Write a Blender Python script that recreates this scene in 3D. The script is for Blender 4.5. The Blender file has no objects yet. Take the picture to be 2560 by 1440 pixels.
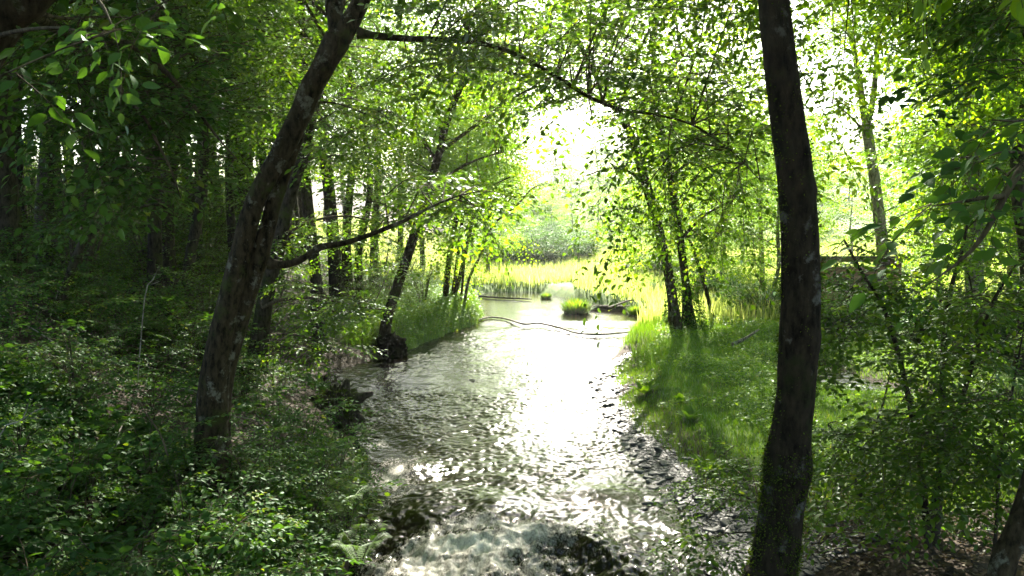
import bpy, math, random
import numpy as np
R = math.radians
rng = np.random.default_rng(11)
random.seed(11)
scene = bpy.context.scene
COL = scene.collection

# ------------------------------------------------------------------ camera, sky, sun, exposure
CAM = np.array([0.0, 0.0, 3.5]); FPX = 1971.0; PITCH = R(4.64)
cam_data = bpy.data.cameras.new('camera'); cam = bpy.data.objects.new('camera', cam_data); COL.objects.link(cam)
cam.location = CAM; cam.rotation_euler = (R(90) - PITCH, 0, 0)
cam_data.sensor_width = 36.0; cam_data.lens = 36.0 * FPX / 2560.0
cam_data.clip_start = 0.05; cam_data.clip_end = 2000
scene.camera = cam
SUN_EL, SUN_AZ = R(36), R(5)            # azimuth measured from +Y (view direction) towards +X
world = bpy.data.worlds.new('World'); scene.world = world; world.use_nodes = True
nt = world.node_tree; nt.nodes.clear()
sky = nt.nodes.new('ShaderNodeTexSky'); sky.sky_type = 'NISHITA'; sky.sun_disc = False
sky.sun_elevation = SUN_EL; sky.sun_rotation = SUN_AZ
sky.air_density = 1.0; sky.dust_density = 1.8; sky.ozone_density = 1.0
bg = nt.nodes.new('ShaderNodeBackground'); bg.inputs['Strength'].default_value = 0.068
wo = nt.nodes.new('ShaderNodeOutputWorld')
nt.links.new(sky.outputs[0], bg.inputs['Color']); nt.links.new(bg.outputs[0], wo.inputs['Surface'])
sd = bpy.data.lights.new('sun', 'SUN'); sd.energy = 5.0; sd.angle = R(0.5); sd.color = (1.0, 0.93, 0.8)
sun = bpy.data.objects.new('sun', sd); COL.objects.link(sun); sun.location = (3, 40, 30)
sun.rotation_euler = (-(R(90) - SUN_EL), 0, -SUN_AZ)
scene.view_settings.view_transform = 'Standard'; scene.view_settings.look = 'None'
scene.view_settings.gamma = 1.0; scene.view_settings.exposure = 3.05
cy = scene.cycles
cy.max_bounces = 7; cy.diffuse_bounces = 4; cy.glossy_bounces = 2; cy.transmission_bounces = 3; cy.volume_bounces = 0; cy.transparent_max_bounces = 4
HAZE = 0.0003
cy.use_denoising = True; cy.sample_clamp_indirect = 6.0
cy.caustics_reflective = False; cy.caustics_refractive = False

# ------------------------------------------------------------------ helpers
_cp, _sp = math.cos(PITCH), math.sin(PITCH)
def P(px, py, d):
    """world point seen at photo pixel (px, py) at the distance d along +Y"""
    u = (px - 1280.0) / FPX; v = (720.0 - py) / FPX
    t = d / (_cp + v * _sp)
    return np.array([u * t, d, CAM[2] + t * (-_sp + v * _cp)])
def PZ(px, py, z=0.0):
    u = (px - 1280.0) / FPX; v = (720.0 - py) / FPX
    t = (z - CAM[2]) / (-_sp + v * _cp)
    return np.array([u * t, t * (_cp + v * _sp), z])
def pix(p):
    q = np.asarray(p, float) - CAM
    f = q[1] * _cp - q[2] * _sp; up = q[1] * _sp + q[2] * _cp
    return 1280 + FPX * q[0] / f, 720 - FPX * up / f

def smooth(t): t = np.clip(t, 0, 1); return t * t * (3 - 2 * t)
_perm = np.random.default_rng(5).permutation(512)
_gr = np.random.default_rng(6).uniform(-1, 1, (512, 3)); _gr /= np.linalg.norm(_gr, axis=1)[:, None]
def noise3(p):
    """gradient noise, p (...,3) -> about -0.6..0.6"""
    p = np.asarray(p, float); i = np.floor(p).astype(int); f = p - i
    w = f * f * f * (f * (f * 6 - 15) + 10)
    out = 0
    for dx in (0, 1):
        for dy in (0, 1):
            for dz in (0, 1):
                h = _perm[(_perm[(_perm[(i[..., 0] + dx) & 511] + i[..., 1] + dy) & 511] + i[..., 2] + dz) & 511]
                g = _gr[h]
                dot = g[..., 0] * (f[..., 0] - dx) + g[..., 1] * (f[..., 1] - dy) + g[..., 2] * (f[..., 2] - dz)
                out = out + dot * (w[..., 0] if dx else 1 - w[..., 0]) * (w[..., 1] if dy else 1 - w[..., 1]) * (w[..., 2] if dz else 1 - w[..., 2])
    return out
def noise2(x, y, s=0.0): return noise3(np.stack([x, y, np.zeros_like(x) + s], -1))

class MB:
    """collects geometry that becomes ONE mesh"""
    def __init__(s): s.v = []; s.f = []; s.m = []; s.t = []; s.n = 0
    def add(s, V, F, mat=0, tint=None):
        V = np.asarray(V, float); F = np.asarray(F, int)
        s.v.append(V); s.f.append(F + s.n); s.m.append(np.full(len(F), mat) if np.isscalar(mat) else np.asarray(mat))
        s.t.append(np.full(len(V), 0.5) if tint is None else (np.full(len(V), tint) if np.isscalar(tint) else tint)); s.n += len(V)
    def mesh(s, name, mats, smooth_shade=True):
        me = bpy.data.meshes.new(name)
        V = np.concatenate(s.v); me.vertices.add(len(V)); me.vertices.foreach_set('co', V.ravel().astype(np.float32))
        loops = np.concatenate([f.ravel() for f in s.f]); tot = np.concatenate([np.full(len(f), f.shape[1]) for f in s.f])
        me.loops.add(len(loops)); me.loops.foreach_set('vertex_index', loops.astype(np.int32))
        me.polygons.add(len(tot)); st = np.concatenate([[0], np.cumsum(tot)[:-1]])
        me.polygons.foreach_set('loop_start', st.astype(np.int32))
        me.polygons.foreach_set('material_index', np.concatenate(s.m).astype(np.int32))
        me.polygons.foreach_set('use_smooth', np.full(len(tot), smooth_shade))
        for m in mats: me.materials.append(m)
        me.update(calc_edges=True)
        a = me.attributes.new('tint', 'FLOAT', 'POINT'); a.data.foreach_set('value', np.concatenate(s.t).astype(np.float32))
        return me
    def build(s, name, mats, parent=None, smooth_shade=True):
        o = bpy.data.objects.new(name, s.mesh(name, mats, smooth_shade)); COL.objects.link(o)
        if parent is not None:
            o.parent = parent; o.matrix_parent_inverse.identity(); o.location = -np.array(parent['_org'])
        return o
def tag(o, label=None, cat=None, group=None, kind=None):
    if label: o['label'] = label
    if cat: o['category'] = cat
    if group: o['group'] = group
    if kind: o['kind'] = kind
    return o
def thing(name, label, cat, loc=(0, 0, 0), group=None):
    o = bpy.data.objects.new(name, None); COL.objects.link(o); o.location = [float(c) for c in loc]
    o.empty_display_size = 0.2; o['_org'] = [float(c) for c in loc]
    return tag(o, label, cat, group)
def copy_tree(src, loc, rz=0.0, sc=1.0, label=None, group=None, tilt=(0, 0)):
    r = src.copy(); COL.objects.link(r); r.location = [float(c) for c in loc]; r.rotation_euler = (tilt[0], tilt[1], rz); r.scale = (sc, sc, sc) if np.isscalar(sc) else sc
    if label: r['label'] = label
    if group: r['group'] = group
    for ch in list(src.children):
        c = ch.copy(); COL.objects.link(c); c.parent = r
        for g in ch.children:
            d = g.copy(); COL.objects.link(d); d.parent = c
    return r

def spline(pts, step):
    pts = np.asarray(pts, float)
    if len(pts) == 2: pts = np.array([pts[0], (pts[0] + pts[1]) / 2, pts[1]])
    ext = np.vstack([2 * pts[0] - pts[1], pts, 2 * pts[-1] - pts[-2]]); out = []
    for i in range(1, len(ext) - 2):
        p0, p1, p2, p3 = ext[i - 1:i + 3]; n = max(2, int(np.linalg.norm((p2 - p1)[:3]) / step))
        t = (np.arange(n) / n)[:, None]
        out.append(0.5 * (2 * p1 + (p2 - p0) * t + (2 * p0 - 5 * p1 + 4 * p2 - p3) * t ** 2 + (-p0 + 3 * p1 - 3 * p2 + p3) * t ** 3))
    return np.vstack(out + [pts[-1:]])
def tube(mb, pts, radii, sides=6, step=0.12, rough=0.0, freq=6.0, flute=0.0, mat=0, seed=0.0, burls=()):
    q = spline(np.column_stack([np.asarray(pts, float), np.asarray(radii, float)]), step)
    c, r = q[:, :3], np.maximum(q[:, 3], 0.0012)
    tan = np.gradient(c, axis=0); tan /= np.maximum(np.linalg.norm(tan, axis=1), 1e-9)[:, None]
    ref = np.array([1.0, 0, 0]) if abs(tan[0, 0]) < 0.8 else np.array([0, 0, 1.0])
    u = np.zeros_like(c); last = ref
    for i in range(len(c)):
        last = last - tan[i] * last.dot(tan[i]); last /= np.linalg.norm(last); u[i] = last
    w = np.cross(tan, u); a = np.linspace(0, 2 * math.pi, sides, endpoint=False)
    dirs = np.cos(a)[None, :, None] * u[:, None] + np.sin(a)[None, :, None] * w[:, None]
    rr = np.repeat(r[:, None], sides, 1)
    if flute or rough or len(burls):
        base = c[:, None] + dirs * r[:, None, None]
        if flute: rr = rr * (1 + flute * noise3(np.stack([np.cos(a)[None] * 1.3 + 0 * rr, np.sin(a)[None] * 1.3 + 0 * rr, base[..., 2] * 0.55 + seed], -1)) * 2)
        if rough:
            n = noise3(base * np.array([freq, freq, freq * 0.45]) + seed) + 0.5 * noise3(base * np.array([freq * 2.7, freq * 2.7, freq * 0.9]) + seed) + 0.35 * noise3(base * freq * 4 + seed)
            rr = rr + rough * n
        for bp, br, bh in burls:
            dd = np.linalg.norm(base - np.asarray(bp), axis=-1); rr = rr + bh * np.exp(-(dd / br) ** 2)
    V = (c[:, None] + dirs * rr[..., None]).reshape(-1, 3); n = len(c)
    i = np.arange(n - 1)[:, None] * sides; j = np.arange(sides)[None]; j2 = (j + 1) % sides
    F = np.stack([i + j, i + j2, i + sides + j2, i + sides + j], -1).reshape(-1, 4)
    mb.add(V, F, mat)
    cap = len(V); mb.add(np.vstack([c[-1:] + tan[-1:] * r[-1]]), np.zeros((0, 3), int), mat)
    top = (n - 1) * sides; off = mb.n - 1 - cap
    tri = np.stack([np.arange(sides) + top, (np.arange(sides) + 1) % sides + top, np.full(sides, cap)], -1) + off
    mb.f.append(tri); mb.m.append(np.full(sides, mat))
    return q

# ------------------------------------------------------------------ materials
def mat_base(name):
    m = bpy.data.materials.new(name); m.use_nodes = True; t = m.node_tree; t.nodes.clear()
    return m, t, (lambda k, **kw: _nd(t, k, **kw)), t.links.new
def _nd(t, k, **kw):
    n = t.nodes.new(k)
    for a, b in kw.items():
        if a.startswith('in_'):
            key = a[3:]; n.inputs[int(key) if key.isdigit() else key].default_value = b
        else: setattr(n, a, b)
    return n
def ramp(t, stops):
    n = t.nodes.new('ShaderNodeValToRGB'); cr = n.color_ramp
    while len(cr.elements) < len(stops): cr.elements.new(0.5)
    for e, (p, c) in zip(cr.elements, stops): e.position = p; e.color = (*c, 1)
    return n
def leaf_mat(name, stops, trans=0.5, tboost=(2.45, 2.6, 0.4), gloss=0.07, rough=0.42, patch=0.6):
    m, t, N, L = mat_base(name)
    at = N('ShaderNodeAttribute', attribute_name='tint'); geo = N('ShaderNodeNewGeometry')
    nz = N('ShaderNodeTexNoise'); nz.inputs['Scale'].default_value = 0.9; nz.inputs['Detail'].default_value = 2; L(geo.outputs['Position'], nz.inputs['Vector'])
    mx = N('ShaderNodeMath', operation='MULTIPLY_ADD'); mx.inputs[1].default_value = patch; L(nz.outputs['Fac'], mx.inputs[0])
    ad = N('ShaderNodeMath', operation='SUBTRACT'); L(at.outputs['Fac'], ad.inputs[0]); ad.inputs[1].default_value = patch * 0.5; L(ad.outputs[0], mx.inputs[2])
    r = ramp(t, stops); L(mx.outputs[0], r.inputs['Fac'])
    di = N('ShaderNodeBsdfDiffuse'); L(r.outputs['Color'], di.inputs['Color'])
    tr = N('ShaderNodeBsdfTranslucent'); mu = N('ShaderNodeMix', data_type='RGBA', blend_type='MULTIPLY'); mu.inputs['Factor'].default_value = 1
    L(r.outputs['Color'], mu.inputs['A']); mu.inputs['B'].default_value = (*tboost, 1); L(mu.outputs['Result'], tr.inputs['Color'])
    m1 = N('ShaderNodeMixShader'); m1.inputs[0].default_value = trans; L(di.outputs[0], m1.inputs[1]); L(tr.outputs[0], m1.inputs[2])
    gl = N('ShaderNodeBsdfGlossy'); gl.inputs['Roughness'].default_value = rough; gl.inputs['Color'].default_value = (0.85, 0.95, 0.9, 1)
    m2 = N('ShaderNodeMixShader'); fr = N('ShaderNodeFresnel'); fr.inputs['IOR'].default_value = 1.35
    fm = N('ShaderNodeMath', operation='MULTIPLY_ADD'); L(fr.outputs[0], fm.inputs[0]); fm.inputs[1].default_value = gloss * 2.2; fm.inputs[2].default_value = gloss * 0.15
    L(fm.outputs[0], m2.inputs[0]); L(m1.outputs[0], m2.inputs[1]); L(gl.outputs[0], m2.inputs[2])
    o = N('ShaderNodeOutputMaterial'); L(m2.outputs[0], o.inputs['Surface'])
    return m
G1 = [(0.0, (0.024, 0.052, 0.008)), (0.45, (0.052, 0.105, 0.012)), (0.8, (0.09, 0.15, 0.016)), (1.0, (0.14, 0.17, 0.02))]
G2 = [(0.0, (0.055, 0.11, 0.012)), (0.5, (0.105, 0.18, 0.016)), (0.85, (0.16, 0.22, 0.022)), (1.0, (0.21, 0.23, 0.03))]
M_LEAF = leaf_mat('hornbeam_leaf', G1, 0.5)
M_LEAF_LIGHT = leaf_mat('sun_toned_leaf', G2, 0.55)  # paler leaf copy, sunlit look put into the colour
M_LEAF_DARK = leaf_mat('shade_toned_leaf', [(0, (0.018, 0.045, 0.012)), (0.5, (0.04, 0.09, 0.022)), (0.85, (0.065, 0.125, 0.03)), (1, (0.13, 0.15, 0.03))], 0.35, gloss=0.04, rough=0.45)  # darker leaf copy, some of the shade put into the colour
M_YELLOW = leaf_mat('yellowing_leaf', [(0, (0.25, 0.22, 0.03)), (1, (0.45, 0.36, 0.05))], 0.4)
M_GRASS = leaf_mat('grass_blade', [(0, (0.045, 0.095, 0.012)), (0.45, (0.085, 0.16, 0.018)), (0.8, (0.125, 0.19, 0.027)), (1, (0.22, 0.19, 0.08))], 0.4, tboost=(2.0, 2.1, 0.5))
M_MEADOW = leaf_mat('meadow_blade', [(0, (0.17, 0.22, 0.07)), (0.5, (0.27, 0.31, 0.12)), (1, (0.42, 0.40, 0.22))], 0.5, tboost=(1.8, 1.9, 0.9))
M_MOSS = leaf_mat('moss', [(0, (0.022, 0.04, 0.008)), (0.6, (0.05, 0.08, 0.012)), (1, (0.1, 0.12, 0.02))], 0.25, gloss=0.0)

def bark_mat(name, dark, mid, pale, moss=(0.04, 0.052, 0.012), moss_lo=0.6, pale_lo=0.6, scale=1.0):
    m, t, N, L = mat_base(name)
    geo = N('ShaderNodeNewGeometry')
    mp = N('ShaderNodeMapping'); mp.inputs['Scale'].default_value = (1, 1, 0.4); L(geo.outputs['Position'], mp.inputs['Vector'])
    n1 = N('ShaderNodeTexNoise'); n1.inputs['Scale'].default_value = 22 * scale; n1.inputs['Detail'].default_value = 6; n1.inputs['Roughness'].default_value = 0.65; L(mp.outputs[0], n1.inputs['Vector'])
    r1 = ramp(t, [(0.36, tuple(c * .5 for c in dark)), (0.5, mid), (0.72, tuple(c * 2.0 for c in mid))]); L(n1.outputs['Fac'], r1.inputs['Fac'])
    n2 = N('ShaderNodeTexNoise'); n2.inputs['Scale'].default_value = 5.5 * scale; n2.inputs['Detail'].default_value = 8; n2.inputs['Roughness'].default_value = 0.7; L(geo.outputs['Position'], n2.inputs['Vector'])
    r2 = ramp(t, [(pale_lo - 0.03, (0, 0, 0)), (pale_lo + 0.04, (1, 1, 1))]); L(n2.outputs['Fac'], r2.inputs['Fac'])
    x1 = N('ShaderNodeMix', data_type='RGBA'); L(r2.outputs['Color'], x1.inputs['Factor']); L(r1.outputs['Color'], x1.inputs['A']); x1.inputs['B'].default_value = (*pale, 1)
    n3 = N('ShaderNodeTexNoise'); n3.inputs['Scale'].default_value = 2.2 * scale; n3.inputs['Detail'].default_value = 9; n3.inputs['Roughness'].default_value = 0.72
    mo = N('ShaderNodeVectorMath', operation='ADD'); mo.inputs[1].default_value = (7, 3, 1); L(geo.outputs['Position'], mo.inputs[0]); L(mo.outputs[0], n3.inputs['Vector'])
    r3 = ramp(t, [(moss_lo - 0.06, (0, 0, 0)), (moss_lo + 0.05, (1, 1, 1))]); L(n3.outputs['Fac'], r3.inputs['Fac'])
    x2 = N('ShaderNodeMix', data_type='RGBA'); L(r3.outputs['Color'], x2.inputs['Factor']); L(x1.outputs['Result'], x2.inputs['A']); x2.inputs['B'].default_value = (*moss, 1)
    b = N('ShaderNodeBsdfPrincipled'); b.inputs['Roughness'].default_value = 0.9; b.inputs['Specular IOR Level'].default_value = 0.08
    L(x2.outputs['Result'], b.inputs['Base Color'])
    bu = N('ShaderNodeBump'); bu.inputs['Strength'].default_value = 0.9; bu.inputs['Distance'].default_value = 0.012; L(n1.outputs['Fac'], bu.inputs['Height']); L(bu.outputs[0], b.inputs['Normal'])
    o = N('ShaderNodeOutputMaterial'); L(b.outputs[0], o.inputs['Surface'])
    return m
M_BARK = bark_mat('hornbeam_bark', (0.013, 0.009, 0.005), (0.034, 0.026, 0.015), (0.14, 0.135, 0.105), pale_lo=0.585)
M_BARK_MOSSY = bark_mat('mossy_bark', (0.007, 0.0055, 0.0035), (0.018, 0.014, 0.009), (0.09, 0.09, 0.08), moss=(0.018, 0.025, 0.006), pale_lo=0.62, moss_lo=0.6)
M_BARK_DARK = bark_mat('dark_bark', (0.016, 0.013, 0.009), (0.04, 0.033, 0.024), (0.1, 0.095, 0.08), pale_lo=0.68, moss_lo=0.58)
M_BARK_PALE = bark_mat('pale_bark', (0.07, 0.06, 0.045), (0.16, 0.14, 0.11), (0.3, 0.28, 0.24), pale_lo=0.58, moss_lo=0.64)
M_TWIG = bark_mat('twig_bark', (0.03, 0.024, 0.016), (0.075, 0.06, 0.04), (0.12, 0.11, 0.09), pale_lo=0.7, moss_lo=0.72)
M_DEADWOOD = bark_mat('dead_wood', (0.1, 0.09, 0.075), (0.22, 0.2, 0.17), (0.35, 0.33, 0.3), pale_lo=0.6, moss_lo=0.7)

# ------------------------------------------------------------------ terrain
_L = np.array([PZ(*p)[:2] for p in [(860, 1440), (905, 1330), (900, 1200), (890, 1080), (850, 990), (805, 938), (965, 900), (1080, 852), (1205, 806)]])
LX = np.concatenate([[-1.3], _L[:, 0], [-1.15, -1.9, -2.2, -1.2, 1.0]]); LY = np.concatenate([[2.0], _L[:, 1], [29.8, 32, 37, 39.5, 41]])
_Rr = np.array([PZ(*p)[:2] for p in [(1790, 1440), (1690, 1280), (1600, 1172), (1515, 1090), (1468, 1010), (1482, 940), (1540, 885), (1575, 840), (1612, 800)]])
RX = np.concatenate([[2.0], _Rr[:, 0], [3.9, 1.6, 1.0]]); RY = np.concatenate([[2.0], _Rr[:, 1], [33.5, 38.5, 41]])
def xl(y): return np.interp(y, LY, LX) + 0.12 * noise2(np.asarray(y, float) * 0.9, np.asarray(y, float) * 0, 3.3)
def xr(y): return np.interp(y, RY, RX) + 0.16 * noise2(np.asarray(y, float) * 1.1, np.asarray(y, float) * 0, 8.1)
SIDE = np.array([[6.5, 17.0], [6.6, 15.9], [7.0, 14.5], [8.4, 12.9], [16, 11.0]])
def side_dist(x, y):
    best = np.full(np.shape(x), 1e9)
    for a, b in zip(SIDE[:-1], SIDE[1:]):
        ab = b - a; t = np.clip(((x - a[0]) * ab[0] + (y - a[1]) * ab[1]) / ab.dot(ab), 0, 1)
        best = np.minimum(best, np.hypot(x - a[0] - t * ab[0], y - a[1] - t * ab[1]))
    return best
def gz(x, y):
    x = np.asarray(x, float); y = np.asarray(y, float)
    L_, R_ = xl(y), xr(y); dl = L_ - x; dr = x - R_
    wn = smooth((16.5 - y) / 3.0); wt = smooth((y - 20.5) / 1.5) * smooth((33 - y) / 3.0); wp = np.clip(1 - wn - wt, 0, 1)
    near = 0.5 * smooth(dl / 0.55) + 0.44 * np.maximum(dl - 0.35, 0)
    path = 0.28 * smooth(dl / 0.9) + 0.05 * np.maximum(dl - 0.5, 0) + 0.4 * np.maximum(dl - 2.6, 0)
    tong = 0.6 * smooth(dl / 0.3) + 0.03 * np.maximum(dl, 0) + 0.36 * np.maximum(dl - 4.5, 0)
    zl = wn * near + wt * tong + wp * path
    far = smooth((y - 36) / 8.0)
    zl = zl * (1 - far) + far * (0.5 * smooth(dl / 0.5) + 0.22 * np.maximum(-7.0 - x, 0))
    zl = np.where(zl > 2.6, 2.6 + 1.7 * (1 - np.exp(-(zl - 2.6) / 1.7)), zl)
    gr = 0.10 * smooth(dr / 0.5) + 0.30 * smooth((dr - 0.3) / 1.3) + 0.06 * np.clip(dr - 1.4, 0, 5)
    bank = 0.5 * smooth(dr / 0.5) + 0.03 * np.clip(dr, 0, 6)
    wb = smooth((y - 18.5) / 3)
    zr = gr * (1 - wb) + bank * wb
    zr = zr + 0.12 * np.clip(dr - 0.2, 0, 4) * smooth((9 - y) / 4)
    sdn = side_dist(x, y); zr = zr - 0.55 * np.exp(-(sdn / .85) ** 2)
    z = np.where(dl > 0, zl, np.where(dr > 0, zr, -0.35 * smooth(np.minimum(-dl, -dr) / 0.5)))
    z = np.where((dl <= 0) & (dr <= 0), z - 0.35 * smooth((9.9 - y) / 1.0) * (1 - .75 * smooth((x - .4) / 1.3)), z)
    f2 = smooth((y - 39.6) / 1.4); z = z * (1 - f2) + f2 * np.maximum(z, .5)
    inl = np.maximum(np.maximum(np.maximum(dl, dr), 0), f2)
    z = z + smooth(inl / 1.0) * (0.14 * noise2(x * 0.7, y * 0.7, 1.0) + 0.06 * noise2(x * 2.3, y * 2.3, 2.0)) + 0.02 * noise2(x * 7, y * 7, 5.)
    hill = np.where(y > 48, 1.0, 0.0) * ((y - 48) * 0.012 + np.maximum(y - 85, 0) * 0.085 * (0.75 + 0.5 * smooth((x + 10) / 70)) )
    hill = np.where(hill > 18, 18 + (hill - 18) * 0.35, hill)
    return z + hill
def gzf(x, y): return float(gz(np.array([x]), np.array([y]))[0])

def axis(lo, hi, fine_lo, fine_hi, step, grow=1.12):
    a = list(np.arange(fine_lo, fine_hi + 1e-6, step)); s = step; v = a[-1]
    while v < hi: s *= grow; v += s; a.append(v)
    s = step; v = a[0]; pre = []
    while v > lo: s *= grow; v -= s; pre.append(v)
    return np.array(pre[::-1] + a)
def grid_faces(nx, ny):
    i = np.arange(ny - 1)[:, None] * nx; j = np.arange(nx - 1)[None]
    return np.stack([i + j, i + j + 1, i + nx + j + 1, i + nx + j], -1).reshape(-1, 4)

def ground_mat():
    m, t, N, L = mat_base('woodland_soil')
    geo = N('ShaderNodeNewGeometry'); sep = N('ShaderNodeSeparateXYZ'); L(geo.outputs['Position'], sep.inputs[0])
    n1 = N('ShaderNodeTexNoise'); n1.inputs['Scale'].default_value = 14; n1.inputs['Detail'].default_value = 8; n1.inputs['Roughness'].default_value = 0.7; L(geo.outputs['Position'], n1.inputs['Vector'])
    r1 = ramp(t, [(0.3, (0.014, 0.010, 0.006)), (0.5, (0.036, 0.026, 0.016)), (0.66, (0.07, 0.05, 0.03)), (0.8, (0.13, 0.1, 0.065))]); L(n1.outputs['Fac'], r1.inputs['Fac'])
    at = N('ShaderNodeAttribute', attribute_name='tint')
    n2 = N('ShaderNodeTexNoise'); n2.inputs['Scale'].default_value = 3; n2.inputs['Detail'].default_value = 6; L(geo.outputs['Position'], n2.inputs['Vector'])
    r2 = ramp(t, [(0.3, (0.04, 0.085, 0.012)), (0.7, (0.12, 0.18, 0.03))]); L(n2.outputs['Fac'], r2.inputs['Fac'])
    x = N('ShaderNodeMix', data_type='RGBA'); L(at.outputs['Fac'], x.inputs['Factor']); L(r1.outputs['Color'], x.inputs['A']); L(r2.outputs['Color'], x.inputs['B'])
    b = N('ShaderNodeBsdfPrincipled'); b.inputs['Roughness'].default_value = 0.9; b.inputs['Specular IOR Level'].default_value = 0.2; L(x.outputs['Result'], b.inputs['Base Color'])
    bu = N('ShaderNodeBump'); bu.inputs['Distance'].default_value = 0.03; L(n1.outputs['Fac'], bu.inputs['Height']); L(bu.outputs[0], b.inputs['Normal'])
    o = N('ShaderNodeOutputMaterial'); L(b.outputs[0], o.inputs['Surface']); return m
def meadow_mask(x, y):
    """how green the ground itself is"""
    right = smooth((x - xr(y) - 0.9) / 0.7) * smooth((y - 8.5) / 2)
    tongue = smooth((y - 20) / 2) * smooth((x + 7) / 2)
    return np.maximum(right, tongue) * smooth((side_dist(x, y) - 0.7) / 0.4)
ax = axis(-420, 420, -7, 8, 0.14); ay = axis(-14, 520, 2.5, 32, 0.16)
X, Y = np.meshgrid(ax, ay); Z = gz(X, Y)
mb = MB(); mb.add(np.stack([X, Y, Z], -1).reshape(-1, 3), grid_faces(len(ax), len(ay)), 0, meadow_mask(X, Y).ravel())
ground = mb.build('ground', [ground_mat()]); tag(ground, 'dark woodland soil rising to the left and sunny meadow beyond the stream', 'ground', kind='structure')

# ------------------------------------------------------------------ water
def water_mat():
    m, t, N, L = mat_base('stream_water')
    geo = N('ShaderNodeNewGeometry')
    mp = N('ShaderNodeMapping'); mp.inputs['Scale'].default_value = (1, 0.75, 1); L(geo.outputs['Position'], mp.inputs['Vector'])
    n1 = N('ShaderNodeTexNoise'); n1.inputs['Scale'].default_value = 26; n1.inputs['Detail'].default_value = 3; L(mp.outputs[0], n1.inputs['Vector'])
    at = N('ShaderNodeAttribute', attribute_name='tint')
    n2 = N('ShaderNodeTexNoise'); n2.inputs['Scale'].default_value = 40; n2.inputs['Detail'].default_value = 7; n2.inputs['Roughness'].default_value = 0.75; mp2 = N('ShaderNodeMapping'); mp2.inputs['Scale'].default_value = (1, 0.5, 1); L(geo.outputs['Position'], mp2.inputs['Vector']); L(mp2.outputs[0], n2.inputs['Vector'])
    ad = N('ShaderNodeMath', operation='ADD'); L(at.outputs['Fac'], ad.inputs[0]); L(n2.outputs['Fac'], ad.inputs[1])
    r = ramp(t, [(0.5, (0, 0, 0)), (0.64, (.4, .4, .4)), (0.9, (1, 1, 1))]); mh = N('ShaderNodeMath', operation='MULTIPLY'); mh.inputs[1].default_value = 0.7; L(ad.outputs[0], mh.inputs[0]); L(mh.outputs[0], r.inputs['Fac'])
    b = N('ShaderNodeBsdfPrincipled'); b.inputs['Base Color'].default_value = (0.008, 0.0065, 0.004, 1); b.inputs['Roughness'].default_value = 0.05; b.inputs['IOR'].default_value = 1.33
    bu = N('ShaderNodeBump'); bu.inputs['Strength'].default_value = 0.45; bu.inputs['Distance'].default_value = 0.01; L(n1.outputs['Fac'], bu.inputs['Height']); L(bu.outputs[0], b.inputs['Normal'])
    f = N('ShaderNodeBsdfPrincipled'); f.inputs['Base Color'].default_value = (0.78, 0.73, 0.62, 1); f.inputs['Roughness'].default_value = 0.45
    b2 = N('ShaderNodeBump'); b2.inputs['Strength'].default_value = 0.8; b2.inputs['Distance'].default_value = 0.02; L(n2.outputs['Fac'], b2.inputs['Height']); L(b2.outputs[0], f.inputs['Normal'])
    x = N('ShaderNodeMixShader'); L(r.outputs['Color'], x.inputs[0]); L(b.outputs[0], x.inputs[1]); L(f.outputs[0], x.inputs[2])
    o = N('ShaderNodeOutputMaterial'); L(x.outputs[0], o.inputs['Surface']); return m
M_WATER = water_mat()
def ridge(n): return 1 - 2 * np.abs(n)
def water_z(x, y):
    rif = smooth((27.5 - y) / 2.5)                                     # riffle below the fallen branch, calm pool above
    lvl = 0.06 * smooth((y - 26.5) / 1.5) - 0.2 * (1 - .7 * smooth((x - .3) / 1.0)) * smooth((9.25 - y - 1.3 * smooth((x - .2) / 1.3)) / 0.75 + 0.25 * noise2(x * 1.1, y * 0, 2.2))
    wx = x + 0.12 * noise2(x * 2, y * 2, 7.0); wy = y + 0.12 * noise2(x * 2, y * 2, 9.0)
    z = 0.04 * noise2(wx * 2.4, wy * 2.0, 0.4) + 0.017 * ridge(noise2(wx * 6.2, wy * 5.6, 1.3)) + 0.016 * ridge(noise2(wx * 13, wy * 11, 2.7)) + 0.009 * ridge(noise2(wx * 26, wy * 22, 3.1))
    amp = 0.16 + 0.84 * rif
    turb = smooth((9.3 - y - 0.9 * smooth((x - .3) / 1.2)) / 0.9)
    z = z * amp * (1 + 0.9 * turb) * (1 - 0.05 * smooth((y - 10.5) / 5)) * (0.5 + 0.85 * smooth(.5 + 1.1 * noise2(x * 0.9, y * 0.55, 11.)))
    # smooth tongues sliding over hidden boulders, then the standing wave
    for cx, cyy, h, sx, sy in [(-1.05, 9.75, 0.07, 0.36, 0.42), (-0.25, 9.5, 0.07, 0.38, 0.4), (.45, 9.3, .04, .3, .3), (0.95, 9.9, 0.07, 0.5, 0.35), (-1.4, 10.9, 0.10, 0.35, 0.4)]:
        z = z + h * np.exp(-((x - cx) / sx) ** 2 - ((y - cyy) / sy) ** 2)
    crest = np.exp(-((y - 8.68 - 0.10 * np.sin(x * 2.1)) / 0.2) ** 2)
    z = z + (1 - smooth((x - .2) / .9)) * crest * (0.11 * np.exp(-((x + 0.45) / 0.7) ** 2) + 0.04)
    z = z + turb * (0.075 * noise2(x * 5.5, y * 4, 4.4) + 0.055 * noise2(x * 12, y * 8, 5.5) + 0.02 * noise2(x * 27, y * 20, 6.5))
    return z + lvl
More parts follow.
